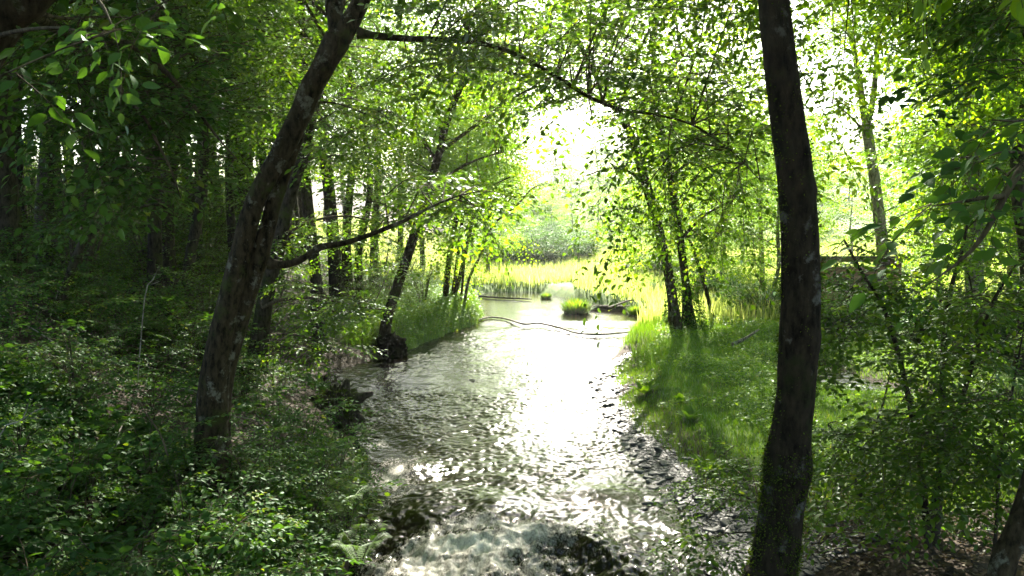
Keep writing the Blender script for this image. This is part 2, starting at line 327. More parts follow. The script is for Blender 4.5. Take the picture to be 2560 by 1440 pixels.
def foam(x, y):
    f = -0.25 + 0.0 * x
    f = np.maximum(f, 0.78 * np.exp(-((x + 0.45) / 0.7) ** 2 - ((y - 8.5) / 0.3) ** 2))
    f = np.maximum(f, 0.55 * np.exp(-((x + 0.5) / 1.05) ** 2 - ((y - 8.1) / 0.35) ** 2))
    f = np.maximum(f, 0.42 * np.exp(-((x + 1.62) / 0.42) ** 2 - ((y - 10.6) / 0.8) ** 2))
    f = np.maximum(f, 0.3 * np.exp(-((x + 2.15) / 0.35) ** 2 - ((y - 12.3) / 0.5) ** 2))
    f = np.maximum(f, 0.25 * np.exp(-((x - 1.0) / 0.6) ** 2 - ((y - 8.7) / 0.4) ** 2))
    f = np.maximum(f, 0.5 * np.exp(-((y - 8.85 + .12 * np.sin(x * 3)) / .22) ** 2 - ((x + .1) / 1.0) ** 2))
    return f + 0.3 * noise2(x * 3.4, y * 1.6, 6.6) + 0.15 * noise2(x * 9, y * 5, 2.6)
wx_ = np.concatenate([np.arange(-5.6, -3, 0.06), np.arange(-3, 3.2, 0.026), np.arange(3.2, 5.8, 0.07)])
wy_ = np.concatenate([np.arange(3.0, 6.6, 0.08), np.arange(6.6, 16, 0.026), np.arange(16, 28, 0.045), np.arange(28, 42, 0.1)])
X, Y = np.meshgrid(wx_, wy_)
mb = MB(); mb.add(np.stack([X, Y, water_z(X, Y)], -1).reshape(-1, 3), grid_faces(len(wx_), len(wy_)), 0, foam(X, Y).ravel())
tag(mb.build('water', [M_WATER]), 'rippled glinting brown stream with foam at the near drop', 'stream', kind='structure')
sx_ = np.arange(3.5, 16, 0.05); sy_ = np.arange(10.5, 24, 0.05); X, Y = np.meshgrid(sx_, sy_)
sz = 0.33 + 0.03 * noise2(X * 4, Y * 4, 1.1) + 0.015 * ridge(noise2(X * 9, Y * 9, 5.1))
keep = (side_dist(X, Y) < 1.05); F = grid_faces(len(sx_), len(sy_)); F = F[keep.ravel()[F].all(1)]
mb = MB(); mb.add(np.stack([X, Y, sz], -1).reshape(-1, 3), F, 0, (0.0 * X - 0.1).ravel())
tag(mb.build('water_side_channel', [M_WATER]), 'narrow side channel glinting blue behind the mossy trunk', 'stream', kind='structure')

# ------------------------------------------------------------------ leaves, sprays, foliage
def leaf_tpl(kind):
    if kind == 'near':
        mid = [(0, 0, 0), (0.3, 0, -0.01), (0.65, 0, -0.03), (1, 0, -0.11)]
        lft = [(0.12, 0.17, 0.03), (0.4, 0.27, 0.06), (0.72, 0.19, 0.02)]
        V = mid + lft + [(x, -y, z) for x, y, z in lft]
        F = [(0, 1, 4), (1, 5, 4), (1, 2, 5), (2, 6, 5), (2, 3, 6), (0, 7, 1), (1, 7, 8), (1, 8, 2), (2, 8, 9), (2, 9, 3)]
    elif kind == 'mid':
        V = [(0, 0, 0), (0.42, 0.27, 0.05), (1, 0, -0.09), (0.42, -0.27, 0.05), (0.5, 0, -0.02)]
        F = [(0, 4, 1), (4, 2, 1), (0, 3, 4), (4, 3, 2)]
    elif kind == 'pinna':
        V = [(0, 0, 0), (0.25, 0.045, 0.01), (1, 0, -0.08), (0.25, -0.045, 0.01)]; F = [(0, 2, 1), (0, 3, 2)]
    else:
        V = [(0, 0, 0), (0.45, 0.33, 0.05), (1, 0, -0.06), (0.45, -0.33, 0.05)]; F = [(0, 2, 1), (0, 3, 2)]
    return np.array(V, float), np.array(F, int)
def frame(d, n):
    d = d / np.linalg.norm(d, axis=-1, keepdims=True); y = np.cross(n, d); y /= np.maximum(np.linalg.norm(y, axis=-1, keepdims=True), 1e-6)
    z = np.cross(d, y); return np.stack([d, y, z], -1)
def leaves_at(mb, kind, pos, d, n, size, tint, mat=0):
    V, F = leaf_tpl(kind); Rm = frame(d, n)
    W = np.einsum('mij,kj->mki', Rm, V) * size[:, None, None] + pos[:, None]
    k = len(V); FF = (F[None] + (np.arange(len(pos)) * k)[:, None, None]).reshape(-1, 3)
    mb.add(W.reshape(-1, 3), FF, mat, np.repeat(tint, k))
def make_spray(seed, L=0.7, nside=5, leaf=0.066, gap=0.05, kind='near', twig=True, droop=0.12, tilt=0.35):
    r = np.random.default_rng(seed); mb = MB(); pos, dr, nn = [], [], []
    def run(p0, ang, ln, lvl):
        n = max(3, int(ln / gap)); s = np.linspace(0, 1, n + 1); a = ang + r.normal(0, 0.12) * s
        pts = np.column_stack([p0[0] + np.cos(a) * s * ln, p0[1] + np.sin(a) * s * ln, p0[2] - droop * ln * s ** 2 + 0.03 * ln * r.normal()])
        if twig: tube(mb, pts[[0, n // 2, n]], [0.0035 - 0.0012 * lvl, 0.0024 - 0.0006 * lvl, 0.001], 3, ln, mat=1)
        side = 1
        for i in range(1, n + 1):
            if lvl == 0 and i < n * 0.25: continue
            side = -side; aa = a[i] + side * r.uniform(0.7, 1.15) if i < n else a[i]
            pos.append(pts[i]); dr.append([math.cos(aa), math.sin(aa), r.normal(-0.18, 0.22)]); nn.append([r.normal(0, tilt), r.normal(0, tilt), 1])
        return pts, a
    pts, a = run(np.zeros(3), 0.0, L, 0)
    for k in range(nside):
        i = int(len(pts) * (0.12 + 0.72 * k / max(1, nside))); s = 1 if k % 2 else -1
        run(pts[i], a[i] + s * r.uniform(0.6, 0.95), L * r.uniform(0.4, 0.62) * (1 - 0.5 * k / nside), 1)
    pos, dr, nn = map(np.array, (pos, dr, nn)); m = len(pos)
    leaves_at(mb, kind, pos, dr, nn, leaf * r.uniform(0.6, 1.15, m), np.clip(r.normal(0.5, 0.17, m), 0, 1), 0)
    V = np.concatenate(mb.v); T = np.concatenate(mb.t)
    parts = {}
    for f, mi in zip(mb.f, mb.m):
        for c in np.unique(mi): parts.setdefault((f.shape[1], int(c)), []).append(f[mi == c])
    return V, T, {k: np.concatenate(v) for k, v in parts.items()}, m
SPR = {
    'near': [make_spray(s, 0.62, 4, 0.076, 0.047, 'near') for s in range(6)],
    'big': [make_spray(40 + s, 0.5, 2, 0.115, 0.075, 'near', droop=0.35, tilt=0.6) for s in range(4)],
    'mid': [make_spray(100 + s, 0.85, 5, 0.08, 0.07, 'mid') for s in range(6)],
    'far': [make_spray(200 + s, 1.15, 6, 0.112, 0.082, 'far', twig=False) for s in range(5)],
    'dist': [make_spray(300 + s, 2.4, 4, 0.42, 0.34, 'far', twig=False, tilt=0.7) for s in range(4)],
    'hang': [make_spray(400 + s, 0.8, 3, 0.07, 0.05, 'near', droop=0.7, tilt=0.5) for s in range(5)],
}
def put_sprays(mb, kind, pos, d, n, sc, r, tint_sd=0.10):
    pos = np.asarray(pos, float); d = np.asarray(d, float); n = np.asarray(n, float); sc = np.asarray(sc, float)
    if not len(pos): return
    pick = r.integers(0, len(SPR[kind]), len(pos)); Rm = frame(d, n); sh = r.normal(0, tint_sd, len(pos))
    for k, (V, T, parts, _) in enumerate(SPR[kind]):
        ii = np.where(pick == k)[0]
        if not len(ii): continue
        W = np.einsum('mij,kj->mki', Rm[ii], V) * sc[ii][:, None, None] + pos[ii][:, None]
        T2 = np.clip(T[None] + sh[ii][:, None], 0, 1); first = True; base = mb.n; off = (np.arange(len(ii)) * len(V))[:, None, None]
        for (w, mi), F in parts.items():
            FF = (F[None] + off).reshape(-1, w)
            if first: mb.add(W.reshape(-1, 3), FF, mi, T2.ravel()); first = False
            else: mb.f.append(FF + base); mb.m.append(np.full(len(FF), mi))
def leafy_branch(mb, pts, r0, r, kind='near', gap=0.22, start=0.3, sc=1.0, droop=0.15, sides=5, both=True, radius=True):
    """a thin branch with sprays set alternately on both sides"""
    if radius: q = tube(mb, pts, np.linspace(r0, max(0.002, r0 * 0.15), len(pts)), sides, 0.15, mat=1)[:, :3]
    else: q = spline(np.asarray(pts, float), 0.15)
    seg = np.linalg.norm(np.diff(q, axis=0), axis=1); cum = np.concatenate([[0], np.cumsum(seg)]); ln = cum[-1]
    if ln < 0.05: return
    s = np.arange(ln * start, ln, gap); s = s + r.uniform(-0.3, 0.3, len(s)) * gap; s = np.clip(np.concatenate([s, [ln]]), 0, ln)
    p = np.stack([np.interp(s, cum, q[:, i]) for i in range(3)], -1)
    tg = np.stack([np.interp(s, cum, np.gradient(q[:, i])) for i in range(3)], -1); tg /= np.maximum(np.linalg.norm(tg, axis=1), 1e-6)[:, None]
    side = np.where(np.arange(len(s)) % 2, 1, -1) * r.uniform(0.6, 1.3, len(s)); side[-1] = 0
    hz = np.cross(tg, [0, 0, 1.0]); hn = np.linalg.norm(hz, axis=1)
    rnd = r.normal(size=hz.shape); rnd[:, 2] = 0; hz = np.where(hn[:, None] < 0.25, rnd, hz); hz /= np.maximum(np.linalg.norm(hz, axis=1), 1e-6)[:, None]
    d = tg * np.cos(side)[:, None] + hz * np.sin(side)[:, None]; d[:, 2] = d[:, 2] * 0.6 - droop + r.normal(0, 0.15, len(s))
    n = np.stack([r.normal(0, 0.28, len(s)), r.normal(0, 0.28, len(s)), np.ones(len(s))], -1)
    put_sprays(mb, kind, p, d, n, sc * r.uniform(0.75, 1.2, len(s)), r)
def limb_samples(limbs):
    out = []
    for l in limbs: out.append(spline(np.asarray(l, float)[:, :3], 0.25))
    return np.vstack(out)
def fill(mb, limbs, boxes, r, kind='near', r0=0.012, gap=0.2, sc=1.0, droop=0.15, maxlen=3.2, lift=0.15):
    """branchlets from the nearest limb to tips spread through boxes given as (px0, px1, py0, py1, d0, d1, count)"""
    S = limb_samples(limbs)
    for px0, px1, py0, py1, d0, d1, n in boxes:
        for _ in range(int(n)):
            tip = P(r.uniform(px0, px1), r.uniform(py0, py1), r.uniform(d0, d1))
            dist = np.linalg.norm(S - tip, axis=1) * r.uniform(0.85, 1.2, len(S)); k = dist.argmin(); root = S[k]; ln = np.linalg.norm(tip - root)
            if ln > maxlen: root = tip + (root - tip) / ln * maxlen; ln = maxlen
            if ln < 0.4: root = tip + np.array([0.3, 0.2, 0.2]) * r.choice([-1, 1])
            mid = (root + tip) / 2 + np.array([r.normal(0, 0.08), r.normal(0, 0.08), lift]) * ln
            leafy_branch(mb, [root, mid, tip], r0 * (0.5 + 0.3 * ln), r, kind, gap, max(0.15, 1 - 1.5 / max(ln, .1)), sc, droop)

# generic tree (origin at the foot), used for the wood behind
def make_tree(name, seed, H, r0, crown_lo, spread, kind='far', leafm=None, barkm=None, nl=26, gap=0.42, sc=1.0, lean=0.0, limb_r=0.3, step=0.35, hard_low=0):
    r = np.random.default_rng(seed)
    t = thing(name, None, 'tree')
    zs = np.linspace(-0.3, H, 7); off = np.cumsum(r.normal(0, 0.12, (7, 2)), axis=0) * (H / 12); off[0] = off[1] = 0
    pts = np.column_stack([off[:, 0] + lean * zs * 0.1, off[:, 1], zs]); rad = np.interp(zs / H, [-.1, 0, 0.08, 0.6, 1], [1.6 * r0, 1.35 * r0, r0, 0.62 * r0, 0.12 * r0])
    mb = MB(); q = tube(mb, pts, rad, 12, step, rough=0.12 * r0, freq=5, flute=0.05, seed=seed); mb.build('trunk', [barkm or M_BARK_DARK], t)
    c = MB(); az = r.uniform(0, 6.28)
    for k in range(nl):
        f = (k + 0.5) / nl; z = crown_lo + (H - crown_lo) * f ** 0.9; az += 2.4 + r.normal(0, 0.3)
        i = np.abs(q[:, 2] - z).argmin(); b = q[i, :3]
        ln = spread * (0.55 + 0.45 * math.sin(math.pi * min(1, 0.25 + f * 0.8))) * r.uniform(0.7, 1.15); up = 0.15 + 0.5 * f
        e = b + np.array([math.cos(az) * ln, math.sin(az) * ln, ln * up]); m = (b + e) / 2 + np.array([r.normal(0, .1) * ln, r.normal(0, .1) * ln, 0.12 * ln]); e = e + np.array([0, 0, -0.12 * ln])
        leafy_branch(c, [b, m, e], max(0.012, q[i, 3] * limb_r), r, kind, gap, 0.18, sc, 0.12)
        for s in (-1, 1):
            a2 = az + s * r.uniform(0.5, 1.0); b2 = b + (m - b) * r.uniform(0.5, 1.2); l2 = ln * r.uniform(0.35, 0.6)
            e2 = b2 + np.array([math.cos(a2) * l2, math.sin(a2) * l2, l2 * r.uniform(-.1, .35)])
            leafy_branch(c, [b2, (b2 + e2) / 2 + np.array([0, 0, 0.08 * l2]), e2], 0.012, r, kind, gap, 0.1, sc, 0.15)
    c.build('crown', [leafm or M_LEAF, M_TWIG], t)
    return t
def make_bush(name, seed, H, rad, ns, kind='mid', leafm=None, cat='shrub', gap=0.22, sc=1.0, stems=True, arch=0.35):
    r = np.random.default_rng(seed); t = thing(name, None, cat); c = MB(); st = MB()
    for k in range(ns):
        az = k * 2.4 + r.normal(0, .3); ln = H * r.uniform(0.55, 1.05); out = rad * r.uniform(0.25, 1.0)
        b = np.array([math.cos(az), math.sin(az), 0]) * 0.08 * rad + np.array([0, 0, -0.05]); e = np.array([math.cos(az) * out, math.sin(az) * out, ln * (1 - 0.25 * out / rad)])
        m = (b + e) / 2 + np.array([-math.cos(az) * 0.12 * out, -math.sin(az) * 0.12 * out, arch * ln * 0.4])
        tube(st, [b, m, e], [0.016 * H ** .5, 0.01 * H ** .5, 0.003], 5, 0.25)
        leafy_branch(c, [b, m, e], 0.01, r, kind, gap, 0.12, sc, 0.12, radius=False)
    st.build('stem', [M_TWIG], t); c.build('foliage', [leafm or M_LEAF, M_TWIG], t)
    return t

# ------------------------------------------------------------------ hero trees
def pp(lst, d=None):
    """pixel polyline -> world points; entries (px, py) or (px, py, d)"""
    return [P(a[0], a[1], a[2] if len(a) > 2 else d) for a in lst]
def rr_(widths, d): return [w / 2 * d / FPX for w in widths]
def ground_pt(px, d):
    p = P(px, 900, d); p[2] = gzf(p[0], p[1]); return p
ORD = ['first', 'second', 'third', 'fourth', 'fifth', 'sixth', 'seventh', 'eighth', 'ninth', 'tenth', 'eleventh', 'twelfth', 'thirteenth', 'fourteenth', 'fifteenth', 'sixteenth', 'seventeenth',
       'eighteenth', 'nineteenth', 'twentieth', 'twenty-first', 'twenty-second', 'twenty-third', 'twenty-fourth', 'twenty-fifth', 'twenty-sixth', 'twenty-seventh', 'twenty-eighth', 'twenty-ninth', 'thirtieth'] + ['thirty-' + a for a in ('first', 'second', 'third', 'fourth', 'fifth', 'sixth', 'seventh', 'eighth', 'ninth')] + ['fortieth'] + ['forty-' + a for a in ('first', 'second', 'third', 'fourth', 'fifth')]

# 1. twin-stemmed hornbeam on the left bank, its long bough arching over the stream
d = 7.4; foot = ground_pt(545, d)
t1 = thing('hornbeam', 'twin-stemmed leaning hornbeam whose long bough arches over the stream', 'tree', foot)
A = pp([(520, 1310), (528, 1180), (530, 1060), (536, 960), (556, 830), (587, 700), (611, 600), (640, 500), (693, 400), (745, 300), (790, 200), (845, 98)], d)
mb = MB(); tube(mb, A, rr_([104, 88, 80, 72, 58, 52, 50, 48, 50, 54, 54, 66], d), 40, 0.035, 0.010, 7, 0.08, seed=1, burls=[(P(765, 225, d), 0.1, 0.02), (P(590, 690, d), 0.12, 0.015)]); mb.build('trunk', [M_BARK], t1)
B = pp([(535, 1310), (542, 1180), (544, 1060), (553, 960), (586, 830), (631, 700), (661, 600), (687, 500), (722, 400), (752, 330)], d + 0.1)
mb = MB(); tube(mb, B, rr_([84, 72, 64, 60, 54, 48, 43, 40, 34, 24], d), 36, 0.035, 0.010, 7, 0.07, seed=4, burls=[(P(655, 650, d), 0.1, 0.03)]); mb.build('trunk', [M_BARK], t1)
limbs1 = {
    'fork_l': (pp([(850, 100), (838, 40), (838, -60), (815, -300, 7.0), (790, -700, 6.2)], d), [52, 40, 36, 30, 12]),
    'fork_m': (pp([(845, 85), (822, 30), (818, -60), (790, -260, 7.6), (720, -500, 8)], d), [22, 16, 15, 12, 6]),
    'fork_r': (pp([(850, 95), (884, 40), (912, -20), (980, -200, 7.2), (1080, -520, 6.4), (1150, -900, 5.4)], d), [58, 46, 42, 36, 28, 10]),
    'bough': (pp([(895, 82), (930, 88), (1010, 96), (1130, 100), (1220, 112), (1300, 140), (1390, 190), (1470, 240), (1545, 272), (1640, 287), (1730, 312), (1820, 370), (1900, 450, 7.0)], d), [30, 19, 16, 14, 12, 11, 10, 9, 8, 6, 5, 4, 2]),
    'low': (pp([(672, 658), (700, 662), (740, 655), (780, 632), (800, 618), (860, 608), (930, 585), (1010, 552), (1060, 526), (1105, 505), (1150, 488)], d), [32, 21, 17, 16, 18, 13, 12, 10, 8, 5, 3]),
    'thin_a': (pp([(800, 255), (840, 258), (890, 275), (960, 305)], d), [6, 5, 4, 2]),
    'thin_b': (pp([(640, 760, 9.5), (700, 755, 9.5), (790, 745, 9.5), (880, 765, 9.5), (960, 775, 9.5)], d), [9, 8, 7, 5, 3]),
}
for k, (pts, w) in limbs1.items():
    if k == 'thin_b': continue
    mb = MB(); tube(mb, pts, rr_(w, d), 14, 0.05, 0.004, 9, 0.04, seed=3); mb.build('limb', [M_BARK if w[0] > 20 else M_TWIG], t1)
r = np.random.default_rng(101); c = MB(); g = lambda *ks: [limbs1[k][0] for k in ks]
fill(c, g('bough'), [(1010, 1300, -40, 60, 7, 8, 8), (980, 1300, 120, 210, 7.3, 8, 7), (1150, 1560, 10, 200, 7, 8.6, 22), (1260, 1600, 180, 300, 7, 8.6, 8), (1580, 1700, 330, 480, 6.8, 8.0, 3), (1620, 1930, 100, 420, 6.6, 8.4, 22)], r, 'near', sc=0.95, lift=0.1)
fill(c, g('bough'), [(1560, 1900, 400, 640, 6.5, 8.0, 8), (1480, 1600, 420, 680, 6.8, 8, 3)], r, 'hang', sc=0.9, lift=0.25, maxlen=3.6)
fill(c, g('low'), [(900, 1180, 430, 600, 7.2, 8.3, 10), (1100, 1290, 440, 580, 7.2, 8.2, 8)], r, 'near', sc=0.9, lift=0.1)
fill(c, g('fork_l', 'fork_m', 'fork_r', 'bough'), [(1100, 1900, -140, 40, 6.2, 8.5, 20), (560, 900, -650, -400, 5.5, 8.5, 26), (300, 950, -1300, -450, 3.5, 8, 46)], r, 'mid', sc=1.1, lift=0.12)  # highest boxes are unseen canopy added to darken the left bank
fill(c, g('thin_a'), [(830, 980, 255, 330, 7, 7.8, 3)], r, 'near')
c.build('crown', [M_LEAF, M_TWIG], t1)

# 2. dark leaning stem behind it
d = 12.5; foot = ground_pt(642, d)
t2 = thing('hornbeam', 'dark leaning stem directly behind the twin-stemmed hornbeam', 'tree', foot)
pts = pp([(640, 930), (650, 840), (667, 730), (697, 610), (722, 500), (752, 400), (775, 310), (800, 200), (840, 60), (880, -140), (930, -420)], d)
mb = MB(); tube(mb, pts, rr_([60, 46, 38, 36, 34, 31, 28, 26, 24, 20, 8], d), 22, 0.08, 0.012, 5, 0.06, seed=8); mb.build('trunk', [M_BARK_DARK], t2)
lb = [pp([(655, 770), (700, 750), (790, 745), (880, 763), (985, 778)], 12.3), pp([(668, 840), (720, 835), (790, 850), (860, 905)], 12.2), pp([(690, 610), (760, 560), (860, 540), (960, 560)], 12.5)]
for q in lb:
    mb = MB(); tube(mb, q, [0.028, 0.026, 0.022, 0.017, 0.008], 6, 0.15) if len(q) == 5 else tube(mb, q, [0.026, 0.022, 0.016, 0.006], 6, 0.15); mb.build('limb', [M_TWIG], t2)
r = np.random.default_rng(102); c = MB()
fill(c, lb, [(690, 980, 700, 800, 11, 13, 16), (660, 880, 830, 900, 11.5, 13, 8), (680, 980, 520, 660, 12, 14, 16)], r, 'near', gap=0.25)
fill(c, [pts[5:]], [(640, 1000, 100, 460, 11, 14.5, 26), (700, 1150, -350, 60, 9, 14, 30)], r, 'mid', sc=1.1)
fill(c, [pts[6:]], [(0, 1150, -850, -200, 9, 17, 80), (550, 1250, -650, -170, 11, 16, 60)], r, 'far', r0=.02, sc=1.1, maxlen=5)  # canopy added above the view to shade the left bank
c.build('crown', [M_LEAF, M_TWIG], t2)

# 3. leaning alder on the root ball at the left water edge
d = 20.9; foot = ground_pt(965, d)
t3 = thing('leaning_alder', 'slim alder leaning right from a dark root ball at the left water edge', 'tree', foot)
pts = pp([(958, 890), (962, 840), (970, 790), (992, 720), (1022, 630), (1050, 540), (1075, 460), (1098, 380), (1118, 300), (1150, 220), (1185, 130), (1240, -40), (1300, -260)], d)
mb = MB(); tube(mb, pts, rr_([50, 32, 27, 26, 24, 22, 20, 19, 18, 16, 13, 10, 5], d), 20, 0.1, 0.016, 4, 0.05, seed=12); mb.build('trunk', [M_BARK], t3)
mb = MB(); q0 = P(972, 872, d - .1)
vv, ff = None, None
import bmesh
def ico(sub):
    b = bmesh.new(); bmesh.ops.create_icosphere(b, subdivisions=sub, radius=1); V = np.array([v.co[:] for v in b.verts]); F = np.array([[v.index for v in f.verts] for f in b.faces]); b.free(); return V, F
V, F = ico(5); n = 1 + 0.5 * noise3(V * 1.7 + 3) + 0.35 * noise3(V * 5) + 0.2 * noise3(V * 12); mb.add(V * n[:, None] * np.array([0.42, 0.4, 0.36]) + q0, F)
for k in range(16):
    a = k * 0.55 + 2.6; e = q0 + np.array([math.cos(a) * 0.75, -abs(math.sin(a)) * 0.5, -0.42]); tube(mb, [q0 + np.array([0, 0, .15]), (q0 + e) / 2 + np.array([0, 0, .16]), e], [0.07, 0.045, 0.015], 6, 0.08, 0.01)
mb.build('root_ball', [M_BARK_MOSSY], t3)
lb = [pp([(1060, 510), (1120, 440), (1190, 400), (1260, 380)], d), pp([(1098, 380), (1180, 320), (1260, 260), (1330, 240)], d), pp([(1090, 400), (1040, 330), (980, 280)], d), pp([(1150, 220), (1230, 150), (1330, 110)], d), pp([(1040, 570), (980, 520), (920, 500)], d)]
for q in lb:
    mb = MB(); tube(mb, q, np.linspace(0.06, 0.015, len(q)), 7, 0.2); mb.build('limb', [M_TWIG], t3)
r = np.random.default_rng(103); c = MB()
fill(c, lb + [pts[6:]], [(900, 1120, 180, 480, 21.2, 24, 44), (1090, 1290, 220, 480, 21.2, 24, 44), (1050, 1300, -200, 200, 18, 23, 50), (1000, 1130, 480, 640, 20, 23, 10), (1000, 1260, 250, 480, 19.5, 21, 12)], r, 'far', r0=0.016, gap=0.34, sc=0.9, maxlen=4)
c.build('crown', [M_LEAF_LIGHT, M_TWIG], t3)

# 4. slim stems at the tip of the left bank, each rooted by itself
for px, d, pl, w, lab in [
    (1112, 28, [(1112, 780), (1118, 690), (1130, 600), (1142, 540), (1165, 430), (1195, 320), (1230, 200), (1250, 60)], [30, 27, 26, 23, 19, 16, 12, 4], 'pale upright alder stem, thickest of the clump at the tip of the left bank'),
    (1130, 29.5, [(1128, 780), (1140, 680), (1150, 590), (1165, 480), (1170, 380), (1200, 260)], [20, 18, 16, 13, 10, 4], 'straight alder stem in the shade of the thickest stem of the clump'),
    (1128, 28.5, [(1126, 776), (1150, 690), (1168, 610), (1186, 530), (1210, 420), (1262, 290), (1310, 190)], [24, 20, 18, 16, 13, 10, 4], 'alder stem bending right in the middle of the bank-tip clump'),
    (1150, 28, [(1150, 772), (1157, 700), (1160, 640), (1148, 600), (1140, 560)], [13, 12, 11, 8, 4], 'short thin crooked stem within the bank-tip alder clump'),
    (1160, 27.5, [(1158, 768), (1172, 700), (1200, 640), (1218, 590), (1240, 555), (1290, 515), (1322, 480), (1336, 468), (1372, 458)], [14, 13, 12, 11, 10, 9, 8, 6, 2], 'thin arching sapling reaching right over the pool with a few leaves at its end')]:
    foot = ground_pt(px, d); t = thing('alder_stem', lab, 'tree', foot, 'alder clump at the tip of the left bank')
    pts = pp(pl, d); pts[0][2] = foot[2] - 0.15
    mb = MB(); tube(mb, pts, rr_([a * .55 for a in w], d), 12, 0.15, 0.006, 4, 0.03, seed=px); mb.build('trunk', [M_BARK if w[0] > 18 else M_TWIG], t)
    r = np.random.default_rng(px + 7); c = MB()
    if px == 1160: fill(c, [pts[-3:]], [(1300, 1390, 440, 480, 27.3, 27.7, 6)], r, 'mid', gap=0.3, sc=1.2); fill(c, [pts[3:6]], [(1190, 1300, 540, 640, 27, 28, 8)], r, 'mid', gap=0.3, sc=1.2)
    elif px == 1150: fill(c, [pts[2:]], [(1120, 1190, 600, 720, 27, 29, 6)], r, 'far', gap=0.35, sc=.7)
    else: fill(c, [pts[3:]], [(1080, 1280, 250, 540, 26, 31, 30), (1100, 1340, 60, 300, 26, 31, 22)], r, 'far', r0=0.016, gap=0.36, sc=1.0, maxlen=4)
    c.build('crown', [M_LEAF_LIGHT, M_TWIG], t)

# 5. pair at the head of the right bank, plus leaning poles behind
d = 21.8
t5 = thing('bankside_ash', 'curved tree at the head of the grassy right bank bending left over the pool', 'tree', ground_pt(1688, d))
pts = pp([(1690, 850), (1684, 770), (1672, 690), (1655, 610), (1638, 540), (1612, 450), (1592, 380), (1566, 315), (1540, 270), (1490, 190), (1430, 60), (1400, -140)], d)
pts[0][2] = gzf(pts[0][0], d) - 0.2
mb = MB(); tube(mb, pts, rr_([46, 28, 24, 24, 24, 24, 23, 20, 17, 13, 9, 4], d), 20, 0.12, 0.016, 4, 0.05, seed=21); mb.build('trunk', [M_BARK], t5)
lb5 = [pp([(1566, 315), (1640, 240), (1720, 190)], d), pp([(1612, 450), (1540, 420), (1460, 440)], d), pp([(1640, 545), (1560, 520), (1500, 540)], d), pp([(1540, 270), (1450, 220), (1390, 230)], d), pp([(1490, 190), (1560, 60), (1650, -60)], d)]
for q in lb5:
    mb = MB(); tube(mb, q, np.linspace(0.055, 0.015, len(q)), 7, 0.2); mb.build('limb', [M_TWIG], t5)
r = np.random.default_rng(105); c = MB()
fill(c, lb5 + [pts[5:]], [(1560, 1700, 40, 360, 20, 24, 34), (1540, 1650, 420, 680, 20.5, 23, 16), (1480, 1700, -260, 40, 19, 24, 18), (1250, 1500, -170, 170, 19, 25, 34), (1390, 1620, -160, 270, 18.5, 27, 42)], r, 'far', r0=0.015, gap=0.34, sc=0.85, maxlen=4)
c.build('crown', [M_LEAF_LIGHT, M_TWIG], t5)
d = 22.6
t6 = thing('bankside_ash', 'straight dark tree close on the right of the curved bank tree', 'tree', ground_pt(1712, d))
pts = pp([(1722, 840), (1718, 760), (1712, 690), (1702, 610), (1692, 540), (1676, 450), (1655, 360), (1640, 240), (1634, 120), (1650, -80), (1670, -300)], d); pts[0][2] = gzf(pts[0][0], d) - 0.2
mb = MB(); tube(mb, pts, rr_([46, 26, 20, 20, 19, 18, 17, 15, 13, 10, 4], d), 18, 0.12, 0.016, 4, 0.05, seed=23); mb.build('trunk', [M_BARK_DARK], t6)
lb6 = [pp([(1668, 450), (1740, 390), (1820, 330)], d), pp([(1655, 360), (1720, 280), (1800, 220)], d), pp([(1690, 610), (1760, 540), (1830, 500)], d), pp([(1640, 240), (1720, 120), (1820, 40)], d)]
for q in lb6:
    mb = MB(); tube(mb, q, np.linspace(0.055, 0.015, len(q)), 7, 0.2); mb.build('limb', [M_TWIG], t6)
r = np.random.default_rng(106); c = MB()
iv = MB(); ri = np.random.default_rng(9)
z_ = ri.random(2600) ** 1.6; a_ = ri.uniform(0, 6.28, 2600); rad_ = (.25 + .12 * ri.random(2600)) * (1.25 - z_ * .6)
ip = np.stack([P(1705, 800, d)[0] + np.cos(a_) * rad_ * 1.5, d - .3 + np.sin(a_) * rad_, gzf(P(1705, 800, d)[0], d) + z_ * 1.5], -1)
leaves_at(iv, 'mid', ip, np.stack([np.cos(a_), np.sin(a_), -.6 + 0 * a_], -1), ri.normal(0, .4, (2600, 3)) + np.array([0, 0, 1.]), ri.uniform(.05, .1, 2600), ri.random(2600)); iv.build('ivy', [M_LEAF_DARK], t6)
fill(c, lb6 + [pts[5:]], [(1640, 1920, 40, 420, 20, 26, 46), (1700, 1920, 420, 680, 22, 26, 28), (1580, 1900, 150, 480, 24.5, 29, 66), (1550, 1950, -260, 60, 19, 25, 40)], r, 'far', r0=0.015, gap=0.34, sc=0.85, maxlen=4)
fill(c, lb6 + [pts[5:]], [(1520, 2050, -800, -220, 16, 23, 60), (1500, 1760, -260, -20, 17, 19.5, 14)], r, 'far', r0=.02, gap=0.34, sc=1.0, maxlen=6)  # boughs added above the view to keep sun off shingle and water
c.build('crown', [M_LEAF_LIGHT, M_TWIG], t6)
